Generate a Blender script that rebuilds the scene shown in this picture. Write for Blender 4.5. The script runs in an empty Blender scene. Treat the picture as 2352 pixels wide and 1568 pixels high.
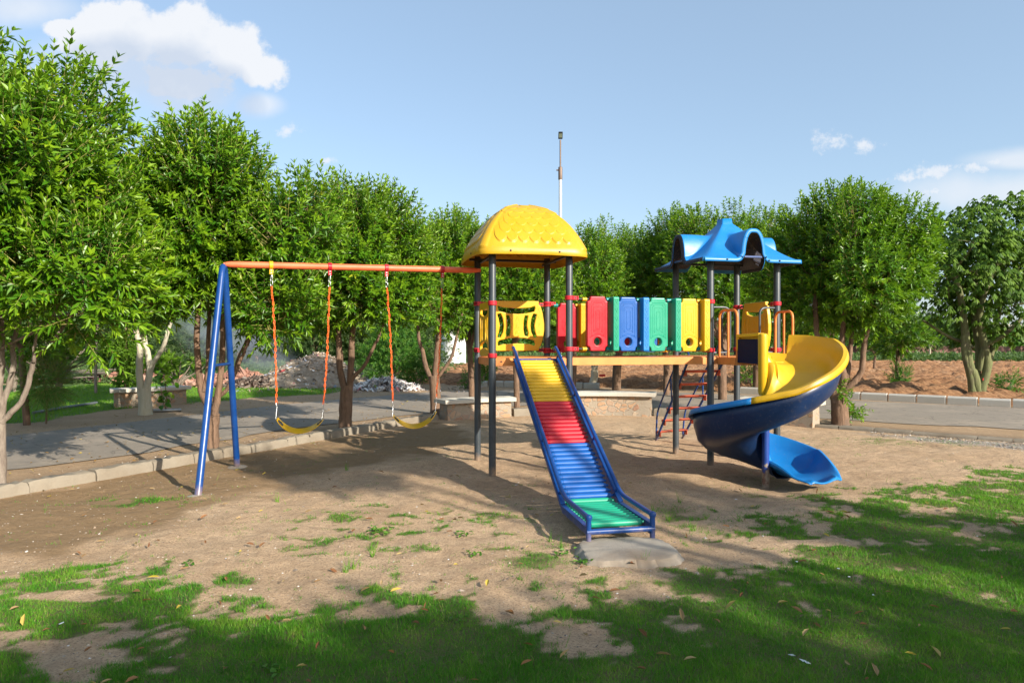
import bpy, math, random
import numpy as np
from mathutils import Vector, Matrix
random.seed(7); RNG = np.random.default_rng(11)
R = math.radians
SC = bpy.context.scene
COL = SC.collection
# ------------------------------------------------------------------ camera
cam_d = bpy.data.cameras.new("camera"); cam = bpy.data.objects.new("camera", cam_d); COL.objects.link(cam)
cam.location = (0, 0, 1.65); cam.rotation_euler = (R(90), 0, 0)
cam_d.lens = 24; cam_d.sensor_width = 36; cam_d.clip_start = .05; cam_d.clip_end = 6000
SC.camera = cam
SC.view_settings.view_transform = 'Standard'; SC.view_settings.look = 'None'
SC.view_settings.exposure = 1.15; SC.view_settings.gamma = 1
# ------------------------------------------------------------------ sky
SUN_EL = 25.0
SUN_H = Vector((.69, -.724, 0)).normalized()
SUN_V = Vector((SUN_H.x*math.cos(R(SUN_EL)), SUN_H.y*math.cos(R(SUN_EL)), math.sin(R(SUN_EL))))
W = bpy.data.worlds.new("World"); SC.world = W; W.use_nodes = True
def build_world():
    nt = W.node_tree; N = nt.nodes; L = nt.links; N.clear()
    out = N.new('ShaderNodeOutputWorld'); bg = N.new('ShaderNodeBackground'); L.new(bg.outputs[0], out.inputs[0])
    sky = N.new('ShaderNodeTexSky'); sky.sky_type = 'NISHITA'; sky.sun_disc = False
    sky.sun_elevation = R(SUN_EL); sky.sun_rotation = math.atan2(SUN_H.x, SUN_H.y)
    sky.altitude = 200; sky.air_density = 1.0; sky.dust_density = 1.6; sky.ozone_density = 1.6
    bg.inputs[1].default_value = .096
    tc = N.new('ShaderNodeTexCoord')
    sep = N.new('ShaderNodeSeparateXYZ'); L.new(tc.outputs['Generated'], sep.inputs[0])
    def math_(op, a, b=None, c=None, clamp=False):
        n = N.new('ShaderNodeMath'); n.operation = op; n.use_clamp = clamp
        for i, v in enumerate((a, b, c)):
            if v is None: continue
            if hasattr(v, 'is_linked'): L.new(v, n.inputs[i])
            else: n.inputs[i].default_value = v
        return n.outputs[0]
    y = math_('MAXIMUM', sep.outputs[1], .02)
    px = math_('DIVIDE', sep.outputs[0], y); pz = math_('DIVIDE', sep.outputs[2], y)
    p = N.new('ShaderNodeCombineXYZ'); L.new(px, p.inputs[0]); L.new(pz, p.inputs[1])
    def noise(scale, det=6, rough=.6, sx=1, sy=1):
        m = N.new('ShaderNodeMapping'); L.new(p.outputs[0], m.inputs[0]); m.inputs['Scale'].default_value = (sx, sy, 1)
        n = N.new('ShaderNodeTexNoise'); n.inputs['Scale'].default_value = scale; n.inputs['Detail'].default_value = det
        n.inputs['Roughness'].default_value = rough; L.new(m.outputs[0], n.inputs[0]); return n
    nz = noise(14, 8, .62); nb = noise(5.5, 5, .55)
    def union(ells, off=(0, 0)):
        cur = None
        for (cx, cy, rx, ry) in ells:
            s = N.new('ShaderNodeVectorMath'); s.operation = 'SUBTRACT'; L.new(p.outputs[0], s.inputs[0]); s.inputs[1].default_value = ((cx-1176)/1568-off[0], (784-cy)/1568-off[1], 0)
            m = N.new('ShaderNodeVectorMath'); m.operation = 'MULTIPLY'; L.new(s.outputs[0], m.inputs[0]); m.inputs[1].default_value = (1568/rx, 1568/ry, 1)
            l = N.new('ShaderNodeVectorMath'); l.operation = 'LENGTH'; L.new(m.outputs[0], l.inputs[0])
            cur = l.outputs['Value'] if cur is None else math_('SMOOTH_MIN', cur, l.outputs['Value'], .12)
        return cur
    def ramp(v, a, b):
        r = N.new('ShaderNodeMapRange'); r.interpolation_type = 'SMOOTHSTEP'; L.new(v, r.inputs[0])
        r.inputs[1].default_value = a; r.inputs[2].default_value = b; return r.outputs[0]
    # dense cumulus
    EL1 = [(285, 75, 125, 78), (205, 90, 95, 55), (425, 100, 105, 85), (530, 130, 88, 66), (600, 165, 62, 45), (140, 66, 42, 26), (420, 185, 150, 46)]
    d1 = union(EL1); d1s = union(EL1, (.022, .052))
    f1 = math_('SUBTRACT', math_('ADD', 1.06, math_('MULTIPLY', math_('SUBTRACT', nz.outputs[0], .5), 2.3)), d1)
    a1 = ramp(f1, -.05, .34)
    # thin veil
    d2 = union([(300, 150, 260, 110), (60, 20, 140, 50), (600, 240, 60, 30), (420, 210, 130, 60),
                (2360, 440, 330, 62), (2330, 370, 120, 30)])
    f2 = math_('SUBTRACT', math_('ADD', 1.0, math_('MULTIPLY', math_('SUBTRACT', nb.outputs[0], .5), 1.4)), d2)
    a2 = math_('MULTIPLY', ramp(f2, -.25, .8), .7)
    d3 = union([(2150, 396, 60, 24), (2235, 384, 50, 20), (2280, 372, 34, 12), (2090, 410, 60, 13), (1905, 325, 50, 26), (1990, 335, 34, 18), (660, 300, 34, 18), (750, 370, 24, 11), (2140, 440, 50, 20)])
    nf = noise(46, 6, .7)
    f3 = math_('SUBTRACT', math_('ADD', 1.0, math_('MULTIPLY', math_('SUBTRACT', nf.outputs[0], .5), 3.6)), d3)
    a3 = math_('MULTIPLY', ramp(f3, .0, 1.1), .8)
    al = math_('MAXIMUM', math_('MAXIMUM', a1, a2), a3)
    front = ramp(sep.outputs[1], .05, .2)
    al = math_('MULTIPLY', al, front)
    # brightness of cloud: sunlit tops, grey-blue base
    br = math_('ADD', math_('ADD', ramp(d1s, .62, 1.3), ramp(px, -.40, -.33)), math_('MULTIPLY', math_('SUBTRACT', nz.outputs[0], .5), 1.3), clamp=True)
    cm = N.new('ShaderNodeMix'); cm.data_type = 'RGBA'; L.new(br, cm.inputs[0])
    cm.inputs[6].default_value = (3.0, 3.4, 4.05, 1); cm.inputs[7].default_value = (4.2, 4.35, 4.6, 1)
    # hazy sky: soften the blue a little
    hz = N.new('ShaderNodeMix'); hz.data_type = 'RGBA'; hz.inputs[0].default_value = .36
    L.new(sky.outputs[0], hz.inputs[6]); hz.inputs[7].default_value = (2.7, 3.6, 4.45, 1)
    mx = N.new('ShaderNodeMix'); mx.data_type = 'RGBA'; L.new(al, mx.inputs[0]); L.new(hz.outputs[2], mx.inputs[6]); L.new(cm.outputs[2], mx.inputs[7])
    L.new(mx.outputs[2], bg.inputs[0])
build_world()
sd = bpy.data.lights.new("sun", 'SUN'); sd.energy = 3.9; sd.angle = R(.53); sd.color = (1, .925, .80)
sun = bpy.data.objects.new("sun", sd); COL.objects.link(sun); sun.location = (20, -20, 30)
sun.rotation_euler = SUN_V.to_track_quat('Z', 'Y').to_euler()
try:
    SC.cycles.max_bounces = 8; SC.cycles.transparent_max_bounces = 8; SC.cycles.use_denoising = True
    SC.cycles.caustics_reflective = False; SC.cycles.caustics_refractive = False
except Exception: pass
# ------------------------------------------------------------------ helpers
def tag(o, label=None, cat=None, group=None, kind=None):
    if label: o['label'] = label
    if cat: o['category'] = cat
    if group: o['group'] = group
    if kind: o['kind'] = kind
    return o
WL = {}
def empty(name, loc, rz=0):
    o = bpy.data.objects.new(name, None); COL.objects.link(o); o.location = loc; o.rotation_euler.z = rz
    o.empty_display_size = .1
    WL[o.name] = Vector(loc); return o
def link(name, me, mat=None, parent=None, loc=None):
    o = bpy.data.objects.new(name, me); COL.objects.link(o)
    if mat is not None and not me.materials:
        for m in (mat if isinstance(mat, (list, tuple)) else [mat]): me.materials.append(m)
    if parent is not None:
        w = WL.get(parent.name, Vector((0, 0, 0)))
        me.transform(Matrix.Translation(-w)); o.parent = parent; WL[o.name] = w
    elif loc is not None:
        me.transform(Matrix.Translation(-Vector(loc))); o.location = loc; WL[o.name] = Vector(loc)
    return o
def np_mesh(name, V, F, attrs=None, smooth=False, mats=None):
    """V (n,3) array, F (m,k) int array (k = 3 or 4)."""
    me = bpy.data.meshes.new(name); V = np.asarray(V, dtype=np.float32); F = np.asarray(F, dtype=np.int32)
    k = F.shape[1]
    me.vertices.add(len(V)); me.vertices.foreach_set('co', V.ravel())
    me.loops.add(F.size); me.loops.foreach_set('vertex_index', F.ravel())
    me.polygons.add(len(F)); me.polygons.foreach_set('loop_start', np.arange(0, F.size, k, dtype=np.int32))
    me.polygons.foreach_set('loop_total', np.full(len(F), k, dtype=np.int32))
    me.polygons.foreach_set('use_smooth', np.full(len(F), smooth))
    if attrs:
        for a, v in attrs.items():
            at = me.attributes.new(a, 'FLOAT', 'POINT'); at.data.foreach_set('value', np.asarray(v, dtype=np.float32))
    if mats: [me.materials.append(m) for m in mats]
    me.update(calc_edges=True); return me
class MB:
    def __init__(s): s.v = []; s.f = []; s.m = []; s.s = []
    def add(s, vs, fs, mi=0, sm=True):
        b = len(s.v); s.v += [tuple(v) for v in vs]; s.f += [tuple(b+i for i in f) for f in fs]; s.m += [mi]*len(fs); s.s += [sm]*len(fs)
    def box(s, c, size, ax=None, mi=0):
        ax = ax or (Vector((1, 0, 0)), Vector((0, 1, 0)), Vector((0, 0, 1))); c = Vector(c)
        vs = [c+ax[0]*(size[0]/2*i)+ax[1]*(size[1]/2*j)+ax[2]*(size[2]/2*k) for k in (-1, 1) for j in (-1, 1) for i in (-1, 1)]
        s.add(vs, [(0, 2, 3, 1), (4, 5, 7, 6), (0, 1, 5, 4), (2, 6, 7, 3), (0, 4, 6, 2), (1, 3, 7, 5)], mi, False); return s
    def bar(s, a, b, w, h, up=(0, 0, 1), mi=0):
        a, b = Vector(a), Vector(b); d = (b-a); L = d.length; d.normalize(); u = Vector(up); x = d.cross(u).normalized(); z = x.cross(d)
        return s.box((a+b)/2, (L, w, h), (d, x, z), mi)
    def tube(s, pts, r, n=12, mi=0, cap=True, closed=False):
        pts = [Vector(p) for p in pts]; m = len(pts)
        rs = r if isinstance(r, (list, tuple)) else [r]*m
        ref = None; rings = []
        for i, p in enumerate(pts):
            if closed: t = pts[(i+1) % m]-pts[i-1]
            else: t = pts[min(i+1, m-1)]-pts[max(i-1, 0)]
            t.normalize()
            if ref is None: ref = Vector((0, 0, 1)).cross(t) if abs(t.z) < .9 else Vector((1, 0, 0)).cross(t)
            ref = (ref-t*ref.dot(t)).normalized(); bi = t.cross(ref)
            rings.append([p+(ref*math.cos(2*math.pi*j/n)+bi*math.sin(2*math.pi*j/n))*rs[i] for j in range(n)])
        fs = []
        for i in range(m if closed else m-1):
            for j in range(n):
                a = i*n; b = ((i+1) % m)*n
                fs.append((a+j, a+(j+1) % n, b+(j+1) % n, b+j))
        if cap and not closed: fs += [tuple(reversed(range(n))), tuple((m-1)*n+j for j in range(n))]
        s.add([v for rg in rings for v in rg], fs, mi, True); return s
    def lathe(s, c, prof, n=24, mi=0, ax=None):
        ax = ax or (Vector((1, 0, 0)), Vector((0, 1, 0)), Vector((0, 0, 1))); c = Vector(c); vs = []
        for (r, z) in prof:
            for j in range(n):
                a = 2*math.pi*j/n; vs.append(c+ax[0]*(r*math.cos(a))+ax[1]*(r*math.sin(a))+ax[2]*z)
        fs = [(i*n+j, i*n+(j+1) % n, (i+1)*n+(j+1) % n, (i+1)*n+j) for i in range(len(prof)-1) for j in range(n)]
        fs += [tuple(reversed(range(n))), tuple((len(prof)-1)*n+j for j in range(n))]
        s.add(vs, fs, mi, True); return s
    def grid(s, rows, mi=0, sm=True, closed=False):
        n = len(rows[0]); fs = []
        for i in range(len(rows)-1):
            for j in range(n if closed else n-1):
                fs.append((i*n+j, i*n+(j+1) % n, (i+1)*n+(j+1) % n, (i+1)*n+j))
        s.add([v for r in rows for v in r], fs, mi, sm); return s
    def build(s, name, mat, parent=None, loc=None, bevel=0, solid=0, auto=True):
        me = bpy.data.meshes.new(name); me.from_pydata(s.v, [], s.f); me.validate()
        if len(me.polygons) == len(s.f):
            me.polygons.foreach_set('use_smooth', s.s); me.polygons.foreach_set('material_index', s.m)
        import bmesh
        bm = bmesh.new(); bm.from_mesh(me)
        if not solid: bmesh.ops.recalc_face_normals(bm, faces=bm.faces)
        for e in bm.edges:
            if len(e.link_faces) == 2 and e.calc_face_angle(0) > R(38): e.smooth = False
        bm.to_mesh(me); bm.free()
        o = link(name, me, mat, parent, loc)
        if solid:
            m = o.modifiers.new('solid', 'SOLIDIFY'); m.thickness = solid; m.offset = 0
        if bevel:
            m = o.modifiers.new('bevel', 'BEVEL'); m.width = bevel; m.segments = 2; m.limit_method = 'ANGLE'; m.angle_limit = R(40)
        return o
def smooth_path(pts, sub=6):
    P = [Vector(p) for p in pts]; out = []
    for i in range(len(P)-1):
        p0, p1, p2, p3 = P[max(i-1, 0)], P[i], P[i+1], P[min(i+2, len(P)-1)]
        for k in range(sub):
            t = k/sub
            out.append(.5*((2*p1)+(p2-p0)*t+(2*p0-5*p1+4*p2-p3)*t*t+(3*p1-p0-3*p2+p3)*t**3))
    out.append(P[-1]); return out
def fillet(pts, r, seg=6):
    P = [Vector(p) for p in pts]; out = [P[0]]
    for i in range(1, len(P)-1):
        a, b, c = P[i-1], P[i], P[i+1]; u = (a-b); v = (c-b); ru = min(r, u.length*.48); rv = min(r, v.length*.48)
        s, e = b+u.normalized()*ru, b+v.normalized()*rv
        for k in range(seg+1):
            t = k/seg; out.append(s*(1-t)**2+b*2*t*(1-t)+e*t*t)
    out.append(P[-1]); return out
def at(x, y, Y):
    return Vector(((x-1176)*Y/1568, Y, 1.65-(y-784)*Y/1568))
def gnd(x, y):
    Y = 1.65*1568/(y-784); return Vector(((x-1176)*Y/1568, Y, 0))
# value noise (numpy)
def vnoise(x, y, seed=0):
    x = np.asarray(x, dtype=np.float64); y = np.asarray(y, dtype=np.float64)
    xi = np.floor(x).astype(np.int64); yi = np.floor(y).astype(np.int64); fx = x-xi; fy = y-yi
    fx = fx*fx*(3-2*fx); fy = fy*fy*(3-2*fy)
    def h(a, b):
        n = (a*374761393+b*668265263+seed*1442695041) & 0xffffffff
        n = ((n ^ (n >> 13))*1274126177) & 0xffffffff; n = n ^ (n >> 16)
        return (n & 0xffff)/65535.0
    return (h(xi, yi)*(1-fx)+h(xi+1, yi)*fx)*(1-fy)+(h(xi, yi+1)*(1-fx)+h(xi+1, yi+1)*fx)*fy
def fbm(x, y, o=4, seed=0, g=.5):
    s = 0; a = 1; t = 0
    for i in range(o):
        s = s+a*vnoise(x*2**i+17.3*i, y*2**i-9.1*i, seed+i); t += a; a *= g
    return s/t
def sdf_poly(x, y, poly):
    """positive inside"""
    P = np.asarray(poly, dtype=np.float64); d = np.full(np.shape(x), 1e9); ins = np.zeros(np.shape(x), bool); n = len(P)
    for i in range(n):
        a = P[i]; b = P[(i+1) % n]; e = b-a
        t = np.clip(((x-a[0])*e[0]+(y-a[1])*e[1])/(e@e), 0, 1)
        d = np.minimum(d, np.hypot(x-a[0]-t*e[0], y-a[1]-t*e[1]))
        c = ((a[1] > y) != (b[1] > y)) & (x < (b[0]-a[0])*(y-a[1])/((b[1]-a[1]) if b[1] != a[1] else 1e-9)+a[0]); ins ^= c
    return np.where(ins, d, -d)
# ------------------------------------------------------------------ materials
class NT:
    def __init__(s, name):
        s.mat = bpy.data.materials.new(name); s.mat.use_nodes = True; s.t = s.mat.node_tree; s.N = s.t.nodes; s.L = s.t.links
        s.b = s.N['Principled BSDF']; s.o = s.N['Material Output']
    def set(s, inp, v):
        if hasattr(v, 'is_linked'): s.L.new(v, inp)
        else: inp.default_value = v
    def P(s, **k):
        for a, v in k.items():
            s.set(s.b.inputs[{'color': 'Base Color', 'rough': 'Roughness', 'metal': 'Metallic', 'spec': 'Specular IOR Level', 'coat': 'Coat Weight', 'normal': 'Normal'}[a]], v)
        return s
    def obj(s, scale=(1, 1, 1), kind='Object'):
        tc = s.N.new('ShaderNodeTexCoord'); m = s.N.new('ShaderNodeMapping'); s.L.new(tc.outputs[kind], m.inputs[0]); m.inputs['Scale'].default_value = scale; return m.outputs[0]
    def noise(s, scale, det=4, rough=.55, vec=None, dist=0):
        n = s.N.new('ShaderNodeTexNoise'); n.inputs['Scale'].default_value = scale; n.inputs['Detail'].default_value = det; n.inputs['Roughness'].default_value = rough; n.inputs['Distortion'].default_value = dist
        s.L.new(vec if vec is not None else s.obj(), n.inputs['Vector']); return n.outputs[0]
    def voro(s, scale, feat='F1', vec=None, out=0):
        n = s.N.new('ShaderNodeTexVoronoi'); n.feature = feat; n.inputs['Scale'].default_value = scale
        s.L.new(vec if vec is not None else s.obj(), n.inputs['Vector']); return n.outputs[out]
    def ramp(s, f, stops):
        n = s.N.new('ShaderNodeValToRGB'); e = n.color_ramp.elements
        while len(e) < len(stops): e.new(.5)
        for el, (p, c) in zip(e, stops): el.position = p; el.color = (*c, 1) if len(c) == 3 else c
        s.set(n.inputs[0], f); return n.outputs[0]
    def mix(s, f, a, b, mode='MIX'):
        n = s.N.new('ShaderNodeMix'); n.data_type = 'RGBA'; n.blend_type = mode; s.set(n.inputs[0], f)
        for i, v in ((6, a), (7, b)): s.set(n.inputs[i], (*v, 1) if isinstance(v, tuple) and len(v) == 3 else v)
        return n.outputs[2]
    def rng(s, v, a, b, c=0, d=1):
        n = s.N.new('ShaderNodeMapRange'); s.set(n.inputs[0], v)
        for i, q in enumerate((a, b, c, d)): n.inputs[i+1].default_value = q
        return n.outputs[0]
    def math(s, op, a, b=0, clamp=False):
        n = s.N.new('ShaderNodeMath'); n.operation = op; n.use_clamp = clamp; s.set(n.inputs[0], a); s.set(n.inputs[1], b); return n.outputs[0]
    def attr(s, name):
        n = s.N.new('ShaderNodeAttribute'); n.attribute_name = name; return n.outputs['Fac']
    def bump(s, h, strength=.3, dist=.01):
        n = s.N.new('ShaderNodeBump'); n.inputs['Strength'].default_value = strength; n.inputs['Distance'].default_value = dist; s.set(n.inputs['Height'], h); s.L.new(n.outputs[0], s.b.inputs['Normal']); return s
def plastic(name, c, rough=.35, dirt=.12, fade=None):
    m = NT(name); n1 = m.noise(2.2, 5, .6); n2 = m.noise(38, 4, .7)
    fade = fade or tuple(min(1, v*1.15+.012) for v in c)
    col = m.mix(m.rng(n1, .35, .75), c, fade)
    col = m.mix(m.math('MULTIPLY', m.rng(n2, .56, .74), dirt), col, (.33, .25, .17))
    m.P(color=col, rough=m.rng(n1, .3, .7, rough-.06, rough+.12), spec=.38)
    m.bump(m.noise(14, 3), .06, .01); return m.mat
def paint(name, c, rough=.32, rust=0.0, chips=.5):
    m = NT(name); n2 = m.noise(24, 5, .75); n3 = m.noise(5, 3)
    col = m.mix(m.rng(n3, .3, .7), tuple(v*.85 for v in c), tuple(min(1, v*1.12+.005) for v in c))
    col = m.mix(m.math('MULTIPLY', m.rng(n2, .66, .7), chips), col, (.30, .24, .20))
    if rust:
        r = m.noise(7, 6, .8); col = m.mix(m.rng(r, 1-rust, 1.02-rust), col, (.09, .035, .02))
    tc = m.N.new('ShaderNodeNewGeometry'); sp_ = m.N.new('ShaderNodeSeparateXYZ'); m.L.new(tc.outputs['Position'], sp_.inputs[0])
    dust = m.rng(m.math('ADD', sp_.outputs[2], m.math('MULTIPLY', m.math('SUBTRACT', m.noise(12, 4, .7), .5), .25)), .0, .12, .65, 0)
    col = m.mix(dust, col, (.30, .20, .125))
    m.P(color=col, rough=m.rng(n2, .3, .8, rough, rough+.15)); m.bump(n2, .05, .004); return m.mat
MT = {}
MT['yellow'] = plastic('yellow_plastic', (.60, .345, .006), .36, .12)
MT['roof_yellow'] = plastic('roof_yellow_plastic', (.47, .272, .006), .36, .28)
MT['blue'] = plastic('blue_plastic', (.003, .085, .33), .34, .06)
MT['sky_blue'] = plastic('light_blue_plastic', (.005, .162, .45), .38, .16)
MT['red'] = plastic('red_plastic', (.45, .010, .022), .36, .05)
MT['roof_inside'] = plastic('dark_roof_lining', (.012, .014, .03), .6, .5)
MT['green'] = plastic('green_plastic', (.008, .27, .155), .34, .06)
MT['teal'] = plastic('teal_plastic', (.006, .24, .22), .3, .03)
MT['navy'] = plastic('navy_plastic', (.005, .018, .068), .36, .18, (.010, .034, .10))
MT['frame_blue'] = paint('blue_enamel', (.002, .045, .20), .28)
MT['orange'] = paint('orange_enamel', (.70, .20, .035), .38)
MT['beam_orange'] = paint('salmon_enamel', (.78, .15, .055), .42, 0, .15)
MT['deck_orange'] = paint('orange_deck_enamel', (.72, .25, .055), .4, .27, .3)
MT['step_orange'] = paint('faded_orange_enamel', (.62, .12, .05), .55, .0, .5)
MT['post'] = paint('charcoal_enamel', (.038, .048, .056), .36, 0, .25)
MT['hoop_grey'] = paint('grey_enamel', (.06, .07, .08), .3)
MT['chain'] = plastic('orange_coated_chain', (.80, .13, .02), .35, .05)
def simple(name, c, rough=.5, metal=0, var=.15, scale=8):
    m = NT(name); n = m.noise(scale, 4); m.P(color=m.mix(n, tuple(v*(1-var) for v in c), tuple(min(1, v*(1+var)) for v in c)), rough=rough, metal=metal); return m.mat
MT['steel'] = simple('galvanised_steel', (.36, .37, .38), .35, 1)
MT['black'] = simple('black_rubber', (.015, .016, .015), .5)
MT['pole_white'] = simple('silver_painted_pole', (.62, .64, .66), .35, .25, .08, 3)
MT['pole_brown'] = simple('rusty_pole', (.16, .11, .085), .5, .3, .5, 30)
MT['lamp_glass'] = simple('lamp_lens', (.20, .23, .17), .2)
MT['red_tape'] = simple('red_tape', (.45, .01, .015), .4)
def concrete(name, a, b, stain=(.22, .17, .12), moss=.25):
    m = NT(name); v = m.obj(); n1 = m.noise(3, 6, .65, v); n2 = m.noise(45, 4, .7, v); n3 = m.noise(1.3, 4, .6, v)
    col = m.mix(n1, a, b); col = m.mix(m.math('MULTIPLY', m.rng(n3, .45, .7), moss), col, stain)
    col = m.mix(m.math('MULTIPLY', m.rng(n2, .6, .75), .4), col, stain)
    m.P(color=col, rough=.9, spec=.2); m.bump(m.math('ADD', n2, n1), .5, .012); return m.mat
MT['concrete'] = concrete('pale_concrete', (.46, .42, .35), (.58, .54, .46))
MT['kerb'] = concrete('weathered_kerb_concrete', (.19, .16, .125), (.29, .25, .19), (.15, .11, .07), .6)
MT['block'] = concrete('grey_kerb_concrete', (.42, .40, .36), (.52, .50, .45))
MT['slab'] = concrete('rough_slab_concrete', (.24, .205, .165), (.40, .36, .30), (.20, .14, .09), .9)
MT['tank'] = concrete('white_limewash', (.70, .70, .67), (.80, .79, .76), (.5, .46, .4), .25)
def masonry():
    m = NT('stone_masonry'); v = m.obj((1, 1, 1.35)); w = m.N.new('ShaderNodeVectorMath'); w.operation = 'ADD'
    nn = m.N.new('ShaderNodeTexNoise'); nn.inputs['Scale'].default_value = 5; m.L.new(v, nn.inputs[0])
    sc = m.N.new('ShaderNodeVectorMath'); sc.operation = 'SCALE'; sc.inputs['Scale'].default_value = .12; m.L.new(nn.outputs['Color'], sc.inputs[0])
    m.L.new(v, w.inputs[0]); m.L.new(sc.outputs[0], w.inputs[1]); v2 = w.outputs[0]
    e = m.voro(6.2, 'DISTANCE_TO_EDGE', v2); c = m.voro(6.2, 'F1', v2, 1)
    sep = m.N.new('ShaderNodeSeparateColor'); m.L.new(c, sep.inputs[0])
    stone = m.ramp(sep.outputs[0], [(0, (.42, .24, .13)), (.3, (.50, .32, .20)), (.6, (.36, .25, .18)), (.85, (.46, .36, .26)), (1, (.30, .15, .09))])
    n = m.noise(22, 5, .7, v); stone = m.mix(m.math('MULTIPLY', n, .6), stone, (.30, .23, .17))
    mort = m.mix(n, (.27, .225, .17), (.37, .31, .24))
    mask = m.math('MULTIPLY', m.rng(e, .075, .11), m.rng(sep.outputs[1], .30, .32))
    m.P(color=m.mix(mask, mort, stone), rough=.92, spec=.2); m.bump(m.math('ADD', m.math('MULTIPLY', mask, .6), m.math('MULTIPLY', n, .6)), .8, .03); return m.mat
MT['masonry'] = masonry()
def bark(name, a, b, tint=(.12, .09, .07)):
    m = NT(name); v = m.obj((1, 1, .18)); n = m.noise(26, 6, .7, v); n2 = m.noise(4, 4, .6)
    col = m.mix(m.rng(n, .3, .7), a, b); col = m.mix(m.rng(n2, .5, .8), col, tint)
    m.P(color=col, rough=.9, spec=.15); m.bump(n, .9, .02); return m.mat
MT['bark'] = bark('brown_bark', (.10, .062, .04), (.26, .165, .11))
MT['bark_grey'] = bark('grey_bark', (.13, .10, .08), (.30, .25, .20))
MT['bark_pale'] = bark('pale_whitewashed_bark', (.42, .38, .28), (.56, .52, .40), (.45, .38, .26))
MT['bark_green'] = bark('green_bark', (.10, .11, .045), (.20, .21, .10))
MT['twig'] = bark('yellow_green_twig', (.22, .22, .05), (.34, .30, .10))
def leafmat(name, stops, young, rough=.36, trans=.36, spec=.5):
    m = NT(name); r = m.attr('rn'); col = m.ramp(r, stops)
    col = m.mix(m.math('MULTIPLY', m.attr('yg'), .85), col, young)
    m.P(color=col, rough=rough, spec=spec)
    tr = m.N.new('ShaderNodeBsdfTranslucent'); mx = m.N.new('ShaderNodeMixShader'); mx.inputs[0].default_value = trans
    tcol = m.mix(.6, col, (.16, .33, .015), 'MIX'); m.L.new(tcol, tr.inputs[0])
    m.L.new(m.b.outputs[0], mx.inputs[1]); m.L.new(tr.outputs[0], mx.inputs[2]); m.L.new(mx.outputs[0], m.o.inputs[0]); return m.mat
LEAF = leafmat('glossy_green_leaf', [(0, (.024, .095, .004)), (.5, (.066, .195, .006)), (.93, (.16, .31, .010)), (1, (.42, .34, .03))], (.34, .50, .02), .38, .30, .42)
LEAF_D = leafmat('dark_green_leaf', [(0, (.04, .10, .006)), (.6, (.09, .18, .010)), (1, (.15, .25, .018))], (.15, .27, .03), .5, .3, .3)
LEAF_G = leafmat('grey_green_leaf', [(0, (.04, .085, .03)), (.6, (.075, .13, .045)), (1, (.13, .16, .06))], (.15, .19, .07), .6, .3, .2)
LEAF_W = leafmat('weed_leaf', [(0, (.035, .13, .015)), (.6, (.06, .19, .02)), (1, (.12, .22, .03))], (.2, .3, .04), .5, .3, .3)
GRASS = leafmat('grass_blade', [(0, (.018, .135, .010)), (.5, (.05, .25, .015)), (.88, (.17, .36, .025)), (1, (.42, .34, .14))], (.22, .38, .028), .5, .38, .25)
# ------------------------------------------------------------------ setting: regions
KERB_IN = [(-7.6, 3.2), (-5.45, 7.27), (-4.08, 9.9), (-2.6, 12.75), (-1.62, 14.45), (0.0, 15.15), (1.45, 15.5), (3.2, 15.25), (4.8, 14.15), (5.85, 13.25), (8.36, 11.15), (13.5, 7.6), (22, 2.5)]
ROAD_IN = [(-11.5, -3), (-9.6, 1), (-8.5, 3.9), (-6.7, 8.0), (-5.5, 10.2), (-3.75, 13.4), (-2.1, 15.7), (-.6, 17.1), (1.4, 17.7), (3.3, 17.0), (5.2, 15.6), (7.5, 13.9), (9.8, 12.5), (14, 10.2), (30, 2)]
ROAD_OUT = [(-15.8, -3), (-13.6, 2), (-12, 5.5), (-9.1, 11.2), (-7.3, 14.8), (-5.7, 18), (-3.8, 20.8), (-1.4, 22.7), (0.8, 23.2), (3.1, 22.9), (6, 21.6), (8.9, 19.6), (12.6, 16.6), (17, 13.4), (38, 1)]
def spl(pts, sub=8): return [(p.x, p.y) for p in smooth_path([(a, b, 0) for a, b in pts], sub)]
LAWN = [(-12, 2.4), (-12, 5.0), (-4.6, 4.95), (-3.6, 4.85), (-2.95, 4.85), (-2.35, 4.7), (-2.0, 4.45), (-1.95, 4.1), (-1.7, 4.1), (-1.40, 4.08), (-.95, 4.28), (-.5, 4.58), (-.1, 4.38), (.05, 4.25), (.25, 4.45), (.7, 4.78), (1.2, 4.9), (1.6, 4.85), (2.1, 4.92), (1.95, 5.5), (1.75, 5.9),
        (2.1, 6.5), (2.7, 7.25), (3.1, 7.5), (3.9, 7.75), (4.9, 8.3), (6.2, 9.2), (8.5, 9.6), (30, -4), (30, -12), (-12, -12)]
BARE = [(-2.75, 3.72, .62, .28), (-2.1, 3.45, .35, .22), (.42, 3.85, .22, .3), (.95, 4.0, .22, .18), (1.7, 5.2, .45, .14), (-3.1, 4.42, .8, .09), (1.15, 4.45, .25, .1), (2.6, 5.6, .5, .08)]
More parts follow.
